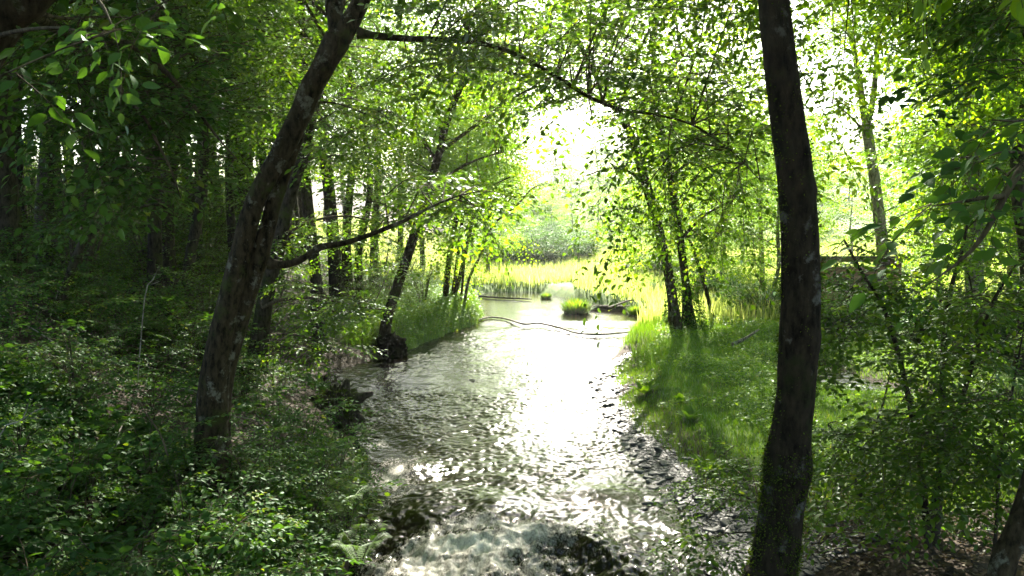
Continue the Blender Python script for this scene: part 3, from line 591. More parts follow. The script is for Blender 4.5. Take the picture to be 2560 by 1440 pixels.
for px, d, pl, w, lab in [
    (1722, 26, [(1718, 790), (1745, 710), (1790, 600), (1825, 500), (1852, 425), (1880, 330)], [22, 20, 19, 17, 15, 8], 'pale pole leaning right behind the pair of bank trees'),
    (1790, 24, [(1786, 800), (1776, 770), (1758, 700), (1732, 620), (1705, 560)], [11, 10, 9, 8, 4], 'thin dark pole leaning left across the pale leaning pole')]:
    foot = ground_pt(px, d); t = thing('leaning_pole', lab, 'tree', foot); pts = pp(pl, d); pts[0][2] = foot[2] - .1
    mb = MB(); tube(mb, pts, rr_(w, d), 10, 0.2, 0.008, 4, seed=px); mb.build('trunk', [M_BARK_PALE if px < 1750 else M_BARK_DARK], t)
    if px < 1750:
        br = pp([(1835, 480), (1880, 450), (1945, 428)], d); mb = MB(); tube(mb, br, [0.07, .05, .02], 7, .2); mb.build('limb', [M_BARK_PALE], t)
    r = np.random.default_rng(px); c = MB(); fill(c, [pts[3:]], [(1740, 1950, 300, 560, d - 1, d + 2, 22)] if px < 1750 else [(1680, 1760, 560, 660, d - .6, d + .6, 5)], r, 'far', gap=0.35, sc=0.8); c.build('crown', [M_LEAF_LIGHT, M_TWIG], t)

# 6. mossy trunk in the right foreground
d = 4.9; foot = ground_pt(1920, d)
t7 = thing('mossy_hornbeam', 'thick dark mossy trunk standing upright in front of the right bank', 'tree', foot)
pts = pp([(1885, 1640), (1915, 1500), (1930, 1440), (1946, 1330), (1964, 1200), (1970, 1130), (1987, 1000), (1997, 850), (2001, 700), (1998, 560), (1986, 420), (1968, 290), (1950, 150), (1934, 0), (1916, -220), (1890, -500, 4.7), (1850, -1000, 4.3)], d)
pts[0][2] = min(pts[0][2], foot[2] - .1)
M7 = rr_([150, 125, 112, 108, 104, 98, 93, 97, 95, 90, 87, 82, 77, 72, 68, 60, 30], d)
bur = [(P(1925, 1150, d - .1), 0.13, 0.035), (P(2000, 1170, d - .05), 0.16, 0.03), (P(2040, 470, d), 0.06, 0.02), (P(2045, 850, d), 0.07, 0.012), (P(1935, 1420, d - .1), 0.2, 0.02)]
mb = MB(); tube(mb, pts, M7, 64, 0.018, 0.0045, 10, 0.05, seed=31, burls=bur); trunk7 = mb.build('trunk', [M_BARK_MOSSY], t7)
# moss tufts rooted in the bark below the burl and along both flanks
TV = np.concatenate([v for v in mb.v]); nn = TV[:-1].reshape(-1, 64, 3); ctr = nn.mean(1, keepdims=True); out = nn - ctr; out /= np.linalg.norm(out, axis=2, keepdims=True)
fl = nn.reshape(-1, 3); on = out.reshape(-1, 3); r = np.random.default_rng(77)
ms = noise3(fl * np.array([9, 9, 4.0])) + 0.5 * noise3(fl * 22)
hgt = fl[:, 2]; lowz = P(1950, 1120, d)[2]
prob = np.where(hgt < lowz, 0.55, 0.10) * (ms > np.where(hgt < lowz, -0.18, 0.16)) + 0.25 * (np.abs(on[:, 0]) > 0.8) * (ms > 0) * (hgt < P(1950, 350, d)[2])
sel = np.repeat(np.arange(len(fl)), 3); sel = sel[r.random(len(sel)) < prob[sel]]
mm = MB(); pz = fl[sel] + r.normal(0, 0.006, (len(sel), 3)); dd = on[sel] + r.normal(0, 0.6, (len(sel), 3)); dd[:, 2] -= 0.35
leaves_at(mm, 'far', pz, dd, r.normal(0, 1, (len(sel), 3)) + 0.01, r.uniform(0.008, 0.02, len(sel)), np.clip(r.normal(.5, .2, len(sel)), 0, 1)); mm.build('moss', [M_MOSS], t7)
lb7 = [pp([(1916, -220), (2050, -420), (2250, -480, 5.5), (2500, -420, 6)], d), pp([(1905, -300), (1750, -480, 5.5), (1500, -520, 6)], d), pp([(1890, -500, 4.7), (2200, -800, 4), (2600, -1000, 3.5)], d), pp([(1890, -500, 4.7), (1500, -900, 3.5), (1200, -1300, 2.5)], d), pp([(1916, -260), (2050, -330, 6), (2230, -260, 7.5), (2420, -150, 8.5)], d)]
for q in lb7:
    mb = MB(); tube(mb, q, np.linspace(0.055, 0.015, len(q)), 9, 0.12, .004); mb.build('limb', [M_BARK_DARK], t7)
lb7 += [pp([(1905, -300), (1980, -520, 7), (2100, -620, 10), (2250, -620, 12.5)], d), pp([(1900, -380), (1800, -620, 7), (1700, -760, 10), (1650, -780, 12)], d)]  # extra limbs added out of view to carry shading foliage
for q in lb7[-2:]:
    mb = MB(); tube(mb, q, np.linspace(0.06, 0.015, len(q)), 9, 0.12, .004); mb.build('limb', [M_BARK_DARK], t7)
r = np.random.default_rng(107); c = MB()
fill(c, lb7, [(1900, 2900, -1000, -250, 8, 14.5, 30), (1750, 2100, -900, -200, 9, 15, 16)], r, 'far', r0=.014, sc=1.0, maxlen=5)  # canopy added out of view to shade the right foreground
fill(c, lb7, [(2050, 2560, -150, 120, 8, 12, 36), (2300, 2560, 100, 300, 8, 12, 20), (1700, 1950, -250, 40, 6, 8, 22), (2080, 2140, 100, 420, 7, 8.5, 5)], r, 'near', sc=.95, maxlen=4)
fill(c, lb7, [(1850, 3000, -1500, -300, 2.5, 7, 80)], r, 'near', sc=1.4)  # overhead foliage added out of view to cut skylight on the foreground
c.build('crown', [M_LEAF_LIGHT, M_TWIG], t7)

# 7. tree leaving the frame at the lower right corner, its near leaves hanging back in
foot = ground_pt(2490, 5.0)
t8 = thing('corner_tree', 'pale mossy trunk cutting the lower right corner with large dark leaves above it', 'tree', foot)
pts = pp([(2470, 1560), (2500, 1440), (2535, 1345), (2572, 1240), (2630, 1000), (2650, 600), (2620, 250), (2572, 40), (2548, -90), (2500, -400)], 5.0); pts[0][2] = foot[2] - .2
mb = MB(); tube(mb, pts, rr_([78, 62, 58, 55, 52, 48, 44, 40, 38, 16], 5), 26, 0.04, 0.006, 8, 0.06, seed=41); mb.build('trunk', [M_BARK], t8)
tw = [pp([(2640, 330, 4.2), (2590, 390, 2.8), (2550, 428, 2.35), (2512, 490, 2.3), (2470, 570, 2.3), (2430, 625, 2.3), (2380, 668, 2.3), (2320, 712, 2.3)]), pp([(2512, 490, 2.3), (2460, 495, 2.25), (2400, 505, 2.2), (2330, 515, 2.2)]), pp([(2700, 250, 4.6), (2640, 270, 2.6), (2560, 300, 2.1), (2480, 300, 2.0)]), pp([(2640, 450, 4.6), (2600, 400, 2.8), (2520, 380, 2.2), (2440, 400, 2.1)])]
for q, w in zip(tw, (0.016, 0.008, .008, .008)):
    mb = MB(); tube(mb, q, np.linspace(w, 0.0018, len(q)), 7, 0.04); mb.build('branch', [M_TWIG], t8)
r = np.random.default_rng(108); c = MB()
for q, a, s in [(tw[1], 0.3, 1.0), (tw[2], 0.55, 1.0), (tw[3], 0.55, 1.0)]: leafy_branch(c, q, .004, r, 'big', 0.2, a, 0.55, 0.4, radius=False)
leafy_branch(c, tw[0][:4], .004, r, 'big', 0.22, .7, 0.6, 0.4, radius=False); leafy_branch(c, tw[0][5:], .004, r, 'big', 0.2, .85, 0.28, 0.3, radius=False)
fill(c, [pts[5:]], [(2440, 2600, -120, 200, 4.5, 6, 10), (2300, 2900, -900, -150, 3.5, 6, 16)], r, 'near', sc=1.0)  # second box is unseen canopy added for overhead shade
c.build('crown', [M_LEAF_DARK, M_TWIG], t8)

# 8. tree leaning into the upper left corner with drooping boughs
x0, y0 = -3.1, 3.0
t9 = thing('overhanging_tree', 'near tree in the upper left corner with long dark drooping boughs', 'tree', (x0, y0, gzf(x0, y0)))
pts = [np.array([x0, y0, gzf(x0, y0) - .2]), np.array([-2.9, 3.0, 2.2]), np.array([-2.55, 3.1, 3.4]), P(-10, 90, 3.2), P(75, 10, 3.2), P(170, -100, 3.3), P(300, -330, 3.6), P(420, -700, 4)]
mb = MB(); tube(mb, pts, [.13, .1, .085, .07, .06, .055, .04, .015], 24, 0.04, 0.006, 8, .06, seed=51); mb.build('trunk', [M_BARK], t9)
lb9 = [(pp([(75, 20, 3.2), (120, 60, 3.8), (190, 92, 4.6), (260, 98, 4.7), (330, 115, 4.8), (400, 165, 4.9), (455, 225, 5), (500, 285, 5), (545, 345, 5), (592, 398, 5.1)]), .03),
       (pp([(190, 92, 4.6), (235, 140, 4.6), (285, 205, 4.6), (335, 265, 4.6), (365, 300, 4.6), (400, 370, 4.7), (430, 430, 4.7), (452, 495, 4.8)]), .02),
       (pp([(170, -100, 3.3), (330, -60, 2.6), (230, -40, 2.3), (260, 20, 2.15), (285, 75, 2.1)]), .012),
       (pp([(75, 20, 3.2), (150, 45, 3.6), (250, 42, 4.0), (330, 44, 4.2)]), .012),
       (pp([(-10, 90, 3.2), (60, 75, 2.8), (150, 70, 2.5), (260, 90, 2.3)]), .01)]
for q, w in lb9:
    mb = MB(); tube(mb, q, np.linspace(w, w * .15, len(q)), 9, 0.05, w * .08); mb.build('limb', [M_TWIG], t9)
r = np.random.default_rng(109); c = MB()
leafy_branch(c, lb9[2][0], .01, r, 'big', 0.2, .6, 0.45, .4, radius=False); leafy_branch(c, lb9[4][0], .01, r, 'big', 0.4, .4, 0.45, .4, radius=False)
fill(c, [lb9[2][0]], [(230, 380, 40, 130, 2.0, 2.3, 2)], r, 'big', r0=.004, sc=.5, gap=.2)
fill(c, [lb9[0][0], lb9[1][0], lb9[3][0]], [(0, 420, 30, 330, 4, 5.6, 22), (280, 480, 180, 400, 4.6, 5.8, 14), (160, 400, 280, 560, 4.5, 5.6, 14)], r, 'near', r0=.006, sc=.85, gap=.24)
fill(c, [pts[5:]], [(-500, 400, -1000, -100, 2.8, 5.5, 60)], r, 'near', sc=1.1)  # unseen canopy added overhead to hold skylight off the left foreground
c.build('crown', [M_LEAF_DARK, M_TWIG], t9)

# 9. tall forked tree on the sunny right side and its neighbour
for px, d, pl, forks, w, boxes, lab in [
    (2212, 24, [(2215, 830), (2212, 720), (2206, 620), (2196, 530), (2184, 430), (2172, 350), (2166, 310)], [([(2166, 315), (2158, 270), (2148, 200), (2132, 110), (2110, -20)], [20, 18, 15, 12, 5]), ([(2168, 312), (2182, 250), (2190, 170), (2194, 100), (2210, -60)], [17, 15, 13, 10, 4]), ([(2160, 330), (2120, 285), (2060, 245)], [7, 5, 2])], [38, 33, 30, 28, 26, 25, 26], [(1990, 2180, -100, 150, 20, 25, 34), (2140, 2300, -150, 200, 22, 26, 22), (2060, 2150, 220, 300, 23, 24, 3)], 'slender sunlit trunk forking high against the bright gap in the canopy'),
    (2425, 18, [(2440, 860), (2436, 700), (2432, 560), (2428, 430), (2420, 320), (2400, 200), (2390, 60)], [([(2420, 330), (2470, 240), (2540, 180)], [18, 13, 5]), ([(2402, 210), (2340, 150), (2270, 130)], [16, 11, 4])], [48, 44, 42, 40, 37, 28, 20], [(2290, 2600, 120, 420, 16, 20, 80), (2300, 2600, 420, 700, 17, 20, 50), (2150, 2600, -200, 120, 15, 20, 70)], 'stout pale trunk half hidden by leaves at the far right')]:
    foot = ground_pt(px, d); t = thing('bank_tree', lab, 'tree', foot); pts = pp(pl, d); pts[0][2] = foot[2] - .2
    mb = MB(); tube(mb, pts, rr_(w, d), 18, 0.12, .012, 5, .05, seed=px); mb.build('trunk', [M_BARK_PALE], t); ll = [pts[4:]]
    for fp, fw in forks:
        q = pp(fp, d); ll.append(q); mb = MB(); tube(mb, q, rr_(fw, d), 10, .15, .006); mb.build('limb', [M_BARK_PALE], t)
    r = np.random.default_rng(px); c = MB(); fill(c, ll, boxes, r, 'far', r0=.014, gap=.34, sc=.85, maxlen=4.5); c.build('crown', [M_LEAF_LIGHT, M_TWIG], t)

# 10. multi-stemmed hazels filling the right foreground
def hazel(px, d, stems, boxes, seed, lab, kind='near', sc=0.9):
    foot = ground_pt(px, d); t = thing('hazel', lab, 'shrub', foot); ll = []
    for pl, w in stems:
        q = pp(pl); mb = MB(); tube(mb, q, np.linspace(w, w * .3, len(q)), 10, .06, .003, 10); mb.build('stem', [M_BARK_DARK], t); ll.append(q)
    r = np.random.default_rng(seed); c = MB(); fill(c, ll, boxes, r, kind, r0=.008, gap=.26, sc=sc, droop=.1, lift=.08, maxlen=1.8); c.build('foliage', [M_LEAF, M_TWIG], t)
hazel(2325, 7.0, [([(2325, 1440, 7), (2318, 1330, 7), (2296, 1120, 7), (2270, 990, 7), (2245, 880, 7), (2205, 760, 7), (2160, 690, 7), (2110, 600, 7)], .036),
                  ([(2330, 1440, 7), (2350, 1200, 7.2), (2356, 1000, 7.3), (2362, 830, 7.3), (2378, 720, 7.3), (2402, 640, 7.3), (2418, 560, 7.3)], .04),
                  ([(2318, 1330, 7), (2360, 1150, 6.8), (2410, 980, 6.7), (2440, 880, 6.7), (2480, 760, 6.6), (2540, 660, 6.5)], .03),
                  ([(2310, 830, 7.2), (2262, 770, 7.1), (2205, 715, 7.0)], .02), ([(2402, 650, 7.3), (2425, 700, 7.3), (2432, 760, 7.2)], .014), ([(2364, 740, 7.3), (2300, 800, 7.2), (2283, 830, 7.2)], .013)],
      [(2060, 2300, 560, 800, 6.4, 7.6, 16), (2060, 2330, 800, 930, 6.2, 8, 10), (2240, 2330, 930, 1060, 6.2, 8, 5), (2280, 2560, 720, 1100, 6, 8, 34), (2050, 2560, 1080, 1330, 5.6, 8, 36), (2420, 2560, 500, 760, 6, 7.5, 12)], 201, 'wide hazel with crossing dark stems between the mossy trunk and the right edge')
hazel(2120, 8.5, [([(2150, 1250, 8.5), (2170, 1120, 8.5), (2210, 1000, 8.5), (2230, 900, 8.5)], .018), ([(2150, 1250, 8.5), (2120, 1130, 8.3), (2070, 1060, 8.2)], .014)],
      [(2040, 2250, 1070, 1200, 7.5, 9, 14)], 202, 'low hazel with flat leaf layers close behind the mossy trunk')
hazel(1850, 7.2, [([(1990, 1330, 7), (1900, 1260, 6.9), (1820, 1230, 6.8), (1740, 1215, 6.7)], .012), ([(1990, 1330, 7), (1880, 1330, 6.6), (1790, 1340, 6.4), (1700, 1390, 6.3)], .01)],
      [(1700, 1880, 1180, 1300, 6.5, 7.5, 7), (1660, 1850, 1330, 1430, 6.2, 6.8, 6), (1780, 1890, 1090, 1180, 7.5, 8.5, 4)], 203, 'low leafy shoots hanging over the shingle left of the mossy trunk', sc=.7)
hazel(2480, 6.2, [([(2470, 1500, 6), (2490, 1330, 6), (2500, 1150, 6), (2530, 980, 6), (2560, 820, 6)], .016)], [(2380, 2600, 860, 1250, 5.4, 6.6, 16)], 204, 'slim shaded hazel at the right edge above the corner trunk')

# ------------------------------------------------------------------ the wood on the left slope, and beyond
proto_f = [make_tree('forest_tree', s, h, rad, lo, sp, 'far', nl=n, gap=g, sc=1.05, barkm=M_BARK_DARK) for s, h, rad, lo, sp, n, g in [(1, 15, .17, 4.2, 3.2, 26, .42), (2, 17, .2, 5.2, 3.6, 26, .42), (3, 12.5, .13, 3.2, 2.8, 24, .42)]]
ftrees = []   # (px of the foot, d, variant, scale, rotation)
for px, d, v, s, rz in [(28, 12.5, 1, 1.05, 0.3), (122, 16, 0, 1.0, 1.2), (232, 20, 0, .9, 2.1), (150, 25, 1, .9, 3.3), (335, 22, 2, 1.0, 4.0), (388, 15.5, 0, .85, 5.0), (425, 19, 1, 1.0, .8), (480, 16.5, 2, .95, 1.9), (505, 24, 0, 1.0, 2.6),
                         (560, 27, 1, .9, 3.9), (60, 21, 1, 1.0, .4), (285, 29, 0, 1.1, 1.5), (600, 21, 2, 1.0, 2.8), (800, 19.5, 0, .9, 4.4), (848, 24, 1, 1.0, 5.6), (872, 29, 0, 1.0, .1), (905, 26, 2, 1.0, 1.1), (938, 32, 1, .85, 2.2),
                         (700, 27, 0, 1.05, 3.1), (760, 33, 1, 1.0, 4.6), (640, 35, 0, 1.1, 5.2), (450, 34, 1, 1.05, 0.9), (1000, 36, 0, .85, 2.0), (1060, 41, 2, 1.0, 3.0), (-260, 15, 1, 1.0, 1), (-150, 22, 0, 1.1, 2), (200, 38, 1, 1.1, 4), (-400, 27, 0, 1.1, 5), (90, 31, 2, 1.2, 2), (380, 43, 0, 1.2, 1)]:
    p = ground_pt(px, d); ftrees.append((pix(p)[0], p, v, s, rz))
ftrees.sort(key=lambda a: a[0]); used = set(); k = 0
sizes = ['medium', 'stout', 'slim']
for px, p, v, s, rz in ftrees:
    lab = 'dark %s trunk in the left hillside wood, %s from the left' % (sizes[v], ORD[k]); k += 1
    if v not in used: used.add(v); o = proto_f[v]; o.location = p; o.rotation_euler.z = rz; o.scale = (s,) * 3; o['label'] = lab; o['group'] = 'trees of the left hillside wood'
    else: copy_tree(proto_f[v], p, rz, s, lab, 'trees of the left hillside wood', (rng.normal(0, .04), rng.normal(0.03, .04)))
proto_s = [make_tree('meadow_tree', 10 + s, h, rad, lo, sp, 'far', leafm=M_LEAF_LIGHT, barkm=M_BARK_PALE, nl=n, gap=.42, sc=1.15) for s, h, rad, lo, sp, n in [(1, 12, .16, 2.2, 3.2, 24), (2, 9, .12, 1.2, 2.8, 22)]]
used = set(); sun_spots = sorted([(1800, 34, 1, .75), (1900, 29, 1, .8), (1960, 36, 0, .9), (1750, 44, 1, .9), (2340, 26, 1, .8), (2420, 31, 1, 1.1), (2520, 23, 0, 1.0), (2620, 28, 0, 1.1), (2330, 44, 1, .8), (1850, 55, 0, .8), (2700, 20, 0, 1.1), (1180, 55, 1, .9), (1700, 36, 1, .6), (1930, 25, 1, .6), (2450, 40, 0, 1.1), (2560, 33, 1, 1.1), (1640, 48, 0, .8), (1760, 60, 1, 1.1), (1220, 44, 1, .9), (1195, 72, 1, .7), (1290, 82, 1, .62), (1375, 90, 1, .6), (1430, 74, 1, .5), (1490, 84, 1, .68), (1545, 70, 1, .62), (1600, 62, 1, .6), (1470, 60, 1, .32), (1690, 68, 1, .9), (2120, 60, 1, .8), (2200, 70, 1, .9), (2260, 58, 1, .7)])
for k, (px, d, v, s) in enumerate(sun_spots):
    p = ground_pt(px, d); lab = '%s pale-stemmed sunlit tree beyond the right bank, %s from the left' % (['tall', 'bushy'][v], ORD[k])
    if v not in used: used.add(v); o = proto_s[v]; o.location = p; o.scale = (s,) * 3; o['label'] = lab; o['group'] = 'sunlit trees beyond the right bank'
    else: copy_tree(proto_s[v], p, k * 1.7, s, lab, 'sunlit trees beyond the right bank')
for k, (x, y, v, s) in enumerate([(-7.5, 6.5, 0, .9), (-9.5, 13, 1, .9), (9.5, 14.5, 2, 1.0), (12.5, 17, 0, 1.0), (-9, 1.5, 1, .9), (-6, -4, 0, 1.0), (-1.5, -7, 2, 1.1), (4.5, -5, 0, 1.0), (8, 1, 1, .9), (7.5, 7.5, 2, 1.0), (10.5, 11, 0, .9), (-11, 9, 2, 1.1), (1.5, -11, 1, 1.0), (12, 5, 0, 1.0), (-4.5, -1.5, 2, 1.0), (-8, -8, 1, 1.0), (3, -2.5, 2, .95), (-5, 2.5, 2, 1.1), (7, -9, 0, 1.0), (-4, -11, 0, 1.1), (0.5, -5, 0, .9), (6.5, 3.5, 0, .9)]):  # trees added outside the view, put in to shade the foreground
    copy_tree(proto_f[v], (x, y, gzf(x, y)), k * 1.3, s, 'added tree rooted outside the view to shade the foreground', 'added shade trees around the viewpoint')
for k in range(38):
    d = 28 + 40 * (k * .618 % 1); x = -6 - d * .08 - 28 * ((k * .381 + .1) % 1)
    copy_tree(proto_f[k % 3], (x, d, gzf(x, d)), k * 1.1, .95 + .3 * ((k * .73) % 1), 'distant tree deep in the left wood behind the nearer dark trunks', 'trees deep in the left wood')
# trees on the far hill
proto_h = [make_tree('hill_tree', 20 + s, h, .2, 1.5, sp, 'dist', leafm=M_LEAF, barkm=M_BARK_PALE, nl=16, gap=1.1, sc=1.0, step=1.0) for s, h, sp in [(1, 11, 4.2), (2, 14, 4.6)]]
used = set(); r = np.random.default_rng(300)
for k in range(125):
    d = 95 + 150 * r.random() ** 0.8; px = r.uniform(1050, 2700) if k < 85 else r.uniform(1130, 1720)
    if k >= 85: d = r.uniform(95, 130)
    v = k % 2; s = r.uniform(.7, 1.15) if k < 85 else r.uniform(.35, .55); p = ground_pt(px, d); lab = 'hazy pale tree on the bright far hill beyond the meadow'
    if v not in used: used.add(v); o = proto_h[v]; o.location = p; o.scale = (s,) * 3; o['label'] = lab; o['group'] = 'trees of the far hill'
    else: copy_tree(proto_h[v], p, r.uniform(0, 6), s, lab, 'trees of the far hill')
# bushes of the far bank and the meadow
bush = make_bush('meadow_bush', 61, 2.6, 2.2, 85, 'far', M_LEAF_DARK, gap=.34, sc=.8)
bl = [(1340, 56, 1.5, 'largest rounded bush beyond the pool'), (1405, 84, 1.5, 'small round bush high on the meadow above the largest one'), (1255, 58, 1.25, 'bush on the meadow left of the largest rounded bush'), (1440, 60, 1.1, 'bush on the meadow right of the largest rounded bush'),
      (1660, 40, .8, 'bush directly behind the pair of bank trees'), (1640, 33, .35, 'low bush at the right end of the pool'), (1790, 30, .7, 'bush behind the leaning poles'), (1900, 25, .6, 'bush left of the mossy trunk beyond the grass'), (2080, 20.5, .55, 'bush right of the mossy trunk by the side channel'),
      (2330, 19, .6, 'bush beyond the side channel near the far right trunk'), (2480, 17, .7, 'bush at the right edge behind the hazel'), (2200, 32, .8, 'bush behind the wooden hut')]
for k, (px, d, s, lab) in enumerate(bl):
    p = ground_pt(px, d); p[2] -= .55 * s
    if k == 0: o = bush; o.location = p; o.scale = (s,) * 3; o['label'] = lab; o['group'] = 'bushes of the sunny side'
    else: copy_tree(bush, p, k * 2.1, s, lab, 'bushes of the sunny side')
# understorey of the left wood
und = [make_bush('understorey_bush', 70, 1.9, 1.3, 16, 'mid', M_LEAF, gap=.26), make_bush('understorey_bush', 71, 2.8, 1.5, 14, 'mid', M_LEAF, gap=.28)]
ul = []
r = np.random.default_rng(310)
for _ in range(30):
    d = r.uniform(14, 36); px = r.uniform(-60, 960)
    if d < 26 and px > 720: px = r.uniform(40, 700)
    ul.append((px, d))
for _ in range(16): ul.append((r.uniform(-80, 620), r.uniform(25, 40)))
ul += [(1010, 30), (1060, 27), (960, 30), (1050, 33), (900, 24), (985, 26)]
ul.sort(); used = set()
for k, (px, d) in enumerate(ul):
    v = k % 2; p = ground_pt(px, d); s = r.uniform(.7, 1.2); lab = 'shady leafy understorey bush among the dark trunks of the left wood'
    if v not in used: used.add(v); o = und[v]; o.location = p; o.scale = (s,) * 3; o['label'] = lab; o['group'] = 'understorey of the left wood'
    else: copy_tree(und[v], p, r.uniform(0, 6), s, lab, 'understorey of the left wood')

# ------------------------------------------------------------------ dead wood, stump, hut
mb = MB(); st = ground_pt(846, 12.6); st[2] = 0.16; V, F = ico(6)
n = 1 + 0.45 * noise3(V * 1.6 + 9) + 0.4 * ridge(noise3(V * 3.1 + 2)) - .3 + 0.2 * noise3(V * 9) + 0.1 * noise3(V * 22)
W = V * n[:, None] * np.array([0.34, 0.32, 0.44]); W[:, 2] = np.where(W[:, 2] > .3, .3 + (W[:, 2] - .3) * .4 + .14 * noise3(W * np.array([9, 9, 1.0])), W[:, 2])
mb.add(W + st + np.array([0, 0, .32]), F)
for a, l, h in [(0.1, .55, .62), (2.7, .5, .55), (1.2, .35, .8), (-.5, .5, .2)]:
    e = st + np.array([math.cos(a) * l, -.1 + math.sin(a) * .2, h]); tube(mb, [st + np.array([0, 0, .35]), (st + e) / 2 + np.array([0, 0, .2]), e], [.14, .1, .035], 10, .05, .02, 9)
stump = thing('tree_stump', 'rotten mossy stump at the left water edge', 'stump', st); mb.build('stump_wood', [M_BARK_DARK], stump)
r = np.random.default_rng(5); ms = W + st + np.array([0, 0, .32]); up = V[:, 2] > -.2; ii = r.choice(np.where(up)[0], 3500); mm = MB()
leaves_at(mm, 'far', ms[ii], V[ii] + r.normal(0, .6, (3500, 3)), r.normal(0, 1, (3500, 3)), r.uniform(.012, .03, 3500), np.clip(r.normal(.5, .2, 3500), 0, 1)); mm.build('moss', [M_MOSS], stump)

def stick(name, label, cat, pts, rad, mat, sides=10, rough=.01, extra=(), group=None):
    t = thing(name, label, cat, pts[0], group); mb = MB(); tube(mb, pts, rad, sides, .06, rough, 7); mb.build('stem' if extra else 'wood', [mat], t)
    for q, w in extra: mb = MB(); tube(mb, q, np.linspace(w, w * .3, len(q)), 6, .08); mb.build('side_branch', [mat], t)
    return t
def on_water(lst, z): return [PZ(a, b, z) + np.array([0, 0, 0]) for a, b in lst]
stick('fallen_branch', 'crooked grey branch lying across the stream where the riffle begins', 'branch', on_water([(1195, 800), (1225, 793), (1265, 797), (1310, 810), (1345, 808), (1395, 818), (1440, 832), (1490, 836), (1545, 833), (1580, 830)], .12), [.032, .034, .03, .033, .028, .03, .026, .03, .024, .015], M_BARK_PALE)
stick('floating_pole', 'thin straight pole lying across the far pool', 'branch', on_water([(1175, 738), (1230, 743), (1290, 746), (1330, 748)], .13), [.04, .045, .04, .02], M_BARK_DARK)
lg = [ground_pt(a, b) for a, b in [(330, 13.5), (420, 12.8), (500, 12.2), (570, 11.8), (625, 11.6)]]
for q, h in zip(lg, (.35, .25, .2, .15, .1)): q[2] += h
stick('fallen_log', 'mossy fallen log on the slope left of the twin hornbeam', 'log', lg, [.08, .13, .15, .16, .15], M_BARK_MOSSY, 20, .02)
stick('dead_pole', 'dark dead pole leaning up to the right on the left slope', 'branch', [ground_pt(150, 11.5), P(205, 610, 11.5), P(262, 558, 11.5), P(320, 525, 11.7), P(430, 503, 12)], [.06, .055, .05, .035, .012], M_BARK_DARK)
stick('dead_sapling', 'thin bleached dead stem standing below the fallen log', 'branch', [ground_pt(335, 8.8), P(362, 745, 8.8), P(382, 700, 8.8), P(398, 665, 8.8)], [.006, .007, .006, .004], M_DEADWOOD, 6, .001, [([P(376, 712, 8.8), P(392, 706, 8.8), P(402, 702, 8.8)], .005)])
stick('bleached_twig', 'bare bleached twig among the leaves at the left edge', 'branch', [ground_pt(-40, 5.4) + np.array([0, 0, .1]), P(0, 1088, 5.4), P(55, 1050, 5.4), P(70, 1010, 5.4)], [.007, .006, .005, .002], M_DEADWOOD, 5, 0, [([P(50, 1052, 5.4), P(95, 1024, 5.4), P(122, 1020, 5.4)], .005), ([P(75, 1045, 5.4), P(120, 1048, 5.4), P(160, 1042, 5.4)], .003)])
stick('bare_shoot', 'bare brown shoot slanting through the plants left of the hornbeam foot', 'branch', [P(420, 1140, 5.6), P(398, 1080, 5.6), P(362, 1030, 5.6), P(340, 990, 5.6)], [.008, .007, .006, .002], M_TWIG, 6, 0)
stick('driftwood', 'bleached driftwood lying in the sunny clearing left of the mossy trunk', 'branch', [ground_pt(1830, 19) + np.array([0, 0, .1]), ground_pt(1860, 19.2) + np.array([0, 0, .2]), ground_pt(1895, 19.5) + np.array([0, 0, .35])], [.05, .04, .025], M_BARK_PALE)
stick('bank_root', 'dark root snag at the water line on the right end of the pool', 'root', on_water([(1475, 768), (1510, 770), (1560, 772), (1610, 770)], .15), [.1, .12, .14, .12], M_BARK_DARK, 10, .04, [(on_water([(1520, 770), (1570, 752), (1600, 750)], .5), .05)])

def plain(name, c, rough=.8):
    m, t, N, L = mat_base(name); geo = N('ShaderNodeNewGeometry'); mp = N('ShaderNodeMapping'); mp.inputs['Scale'].default_value = (1.5, 1.5, 9); L(geo.outputs['Position'], mp.inputs['Vector'])
    n = N('ShaderNodeTexNoise'); n.inputs['Scale'].default_value = 4; n.inputs['Detail'].default_value = 6; L(mp.outputs[0], n.inputs['Vector'])
    r_ = ramp(t, [(.3, tuple(a * .55 for a in c)), (.7, tuple(a * 1.25 for a in c))]); L(n.outputs['Fac'], r_.inputs['Fac'])
    b = N('ShaderNodeBsdfPrincipled'); b.inputs['Roughness'].default_value = rough; L(r_.outputs['Color'], b.inputs['Base Color']); o = N('ShaderNodeOutputMaterial'); L(b.outputs[0], o.inputs['Surface']); return m
def box(mb, c, s, rz=0.0, rx=0.0):
    V = np.array([[x, y, z] for z in (-.5, .5) for y in (-.5, .5) for x in (-.5, .5)]) * np.array(s)
    cx, sx = math.cos(rx), math.sin(rx); V = np.column_stack([V[:, 0], V[:, 1] * cx - V[:, 2] * sx, V[:, 1] * sx + V[:, 2] * cx])
    V = np.column_stack([V[:, 0] * math.cos(rz) - V[:, 1] * math.sin(rz), V[:, 0] * math.sin(rz) + V[:, 1] * math.cos(rz), V[:, 2]]) + np.array(c)
    mb.add(V, np.array([[0, 2, 3, 1], [4, 5, 7, 6], [0, 1, 5, 4], [2, 6, 7, 3], [0, 4, 6, 2], [1, 3, 7, 5]]))
M_WOOD = plain('weathered_boards', (.26, .15, .09)); M_ROOF = plain('felt_roof', (.09, .07, .06)); M_DOORWAY = plain('dark_boards', (.06, .045, .035))
hp = ground_pt(2150, 23.5); hz = gzf(hp[0], hp[1])
hut = thing('wooden_hut', 'small brown wooden hut half hidden behind leaves right of the mossy trunk', 'hut', hp)
mb = MB()
for k in range(10): box(mb, hp + np.array([-1.0 + .222 * k, 0, .78]), (.216, .035 + .008 * (k % 3), 1.5))
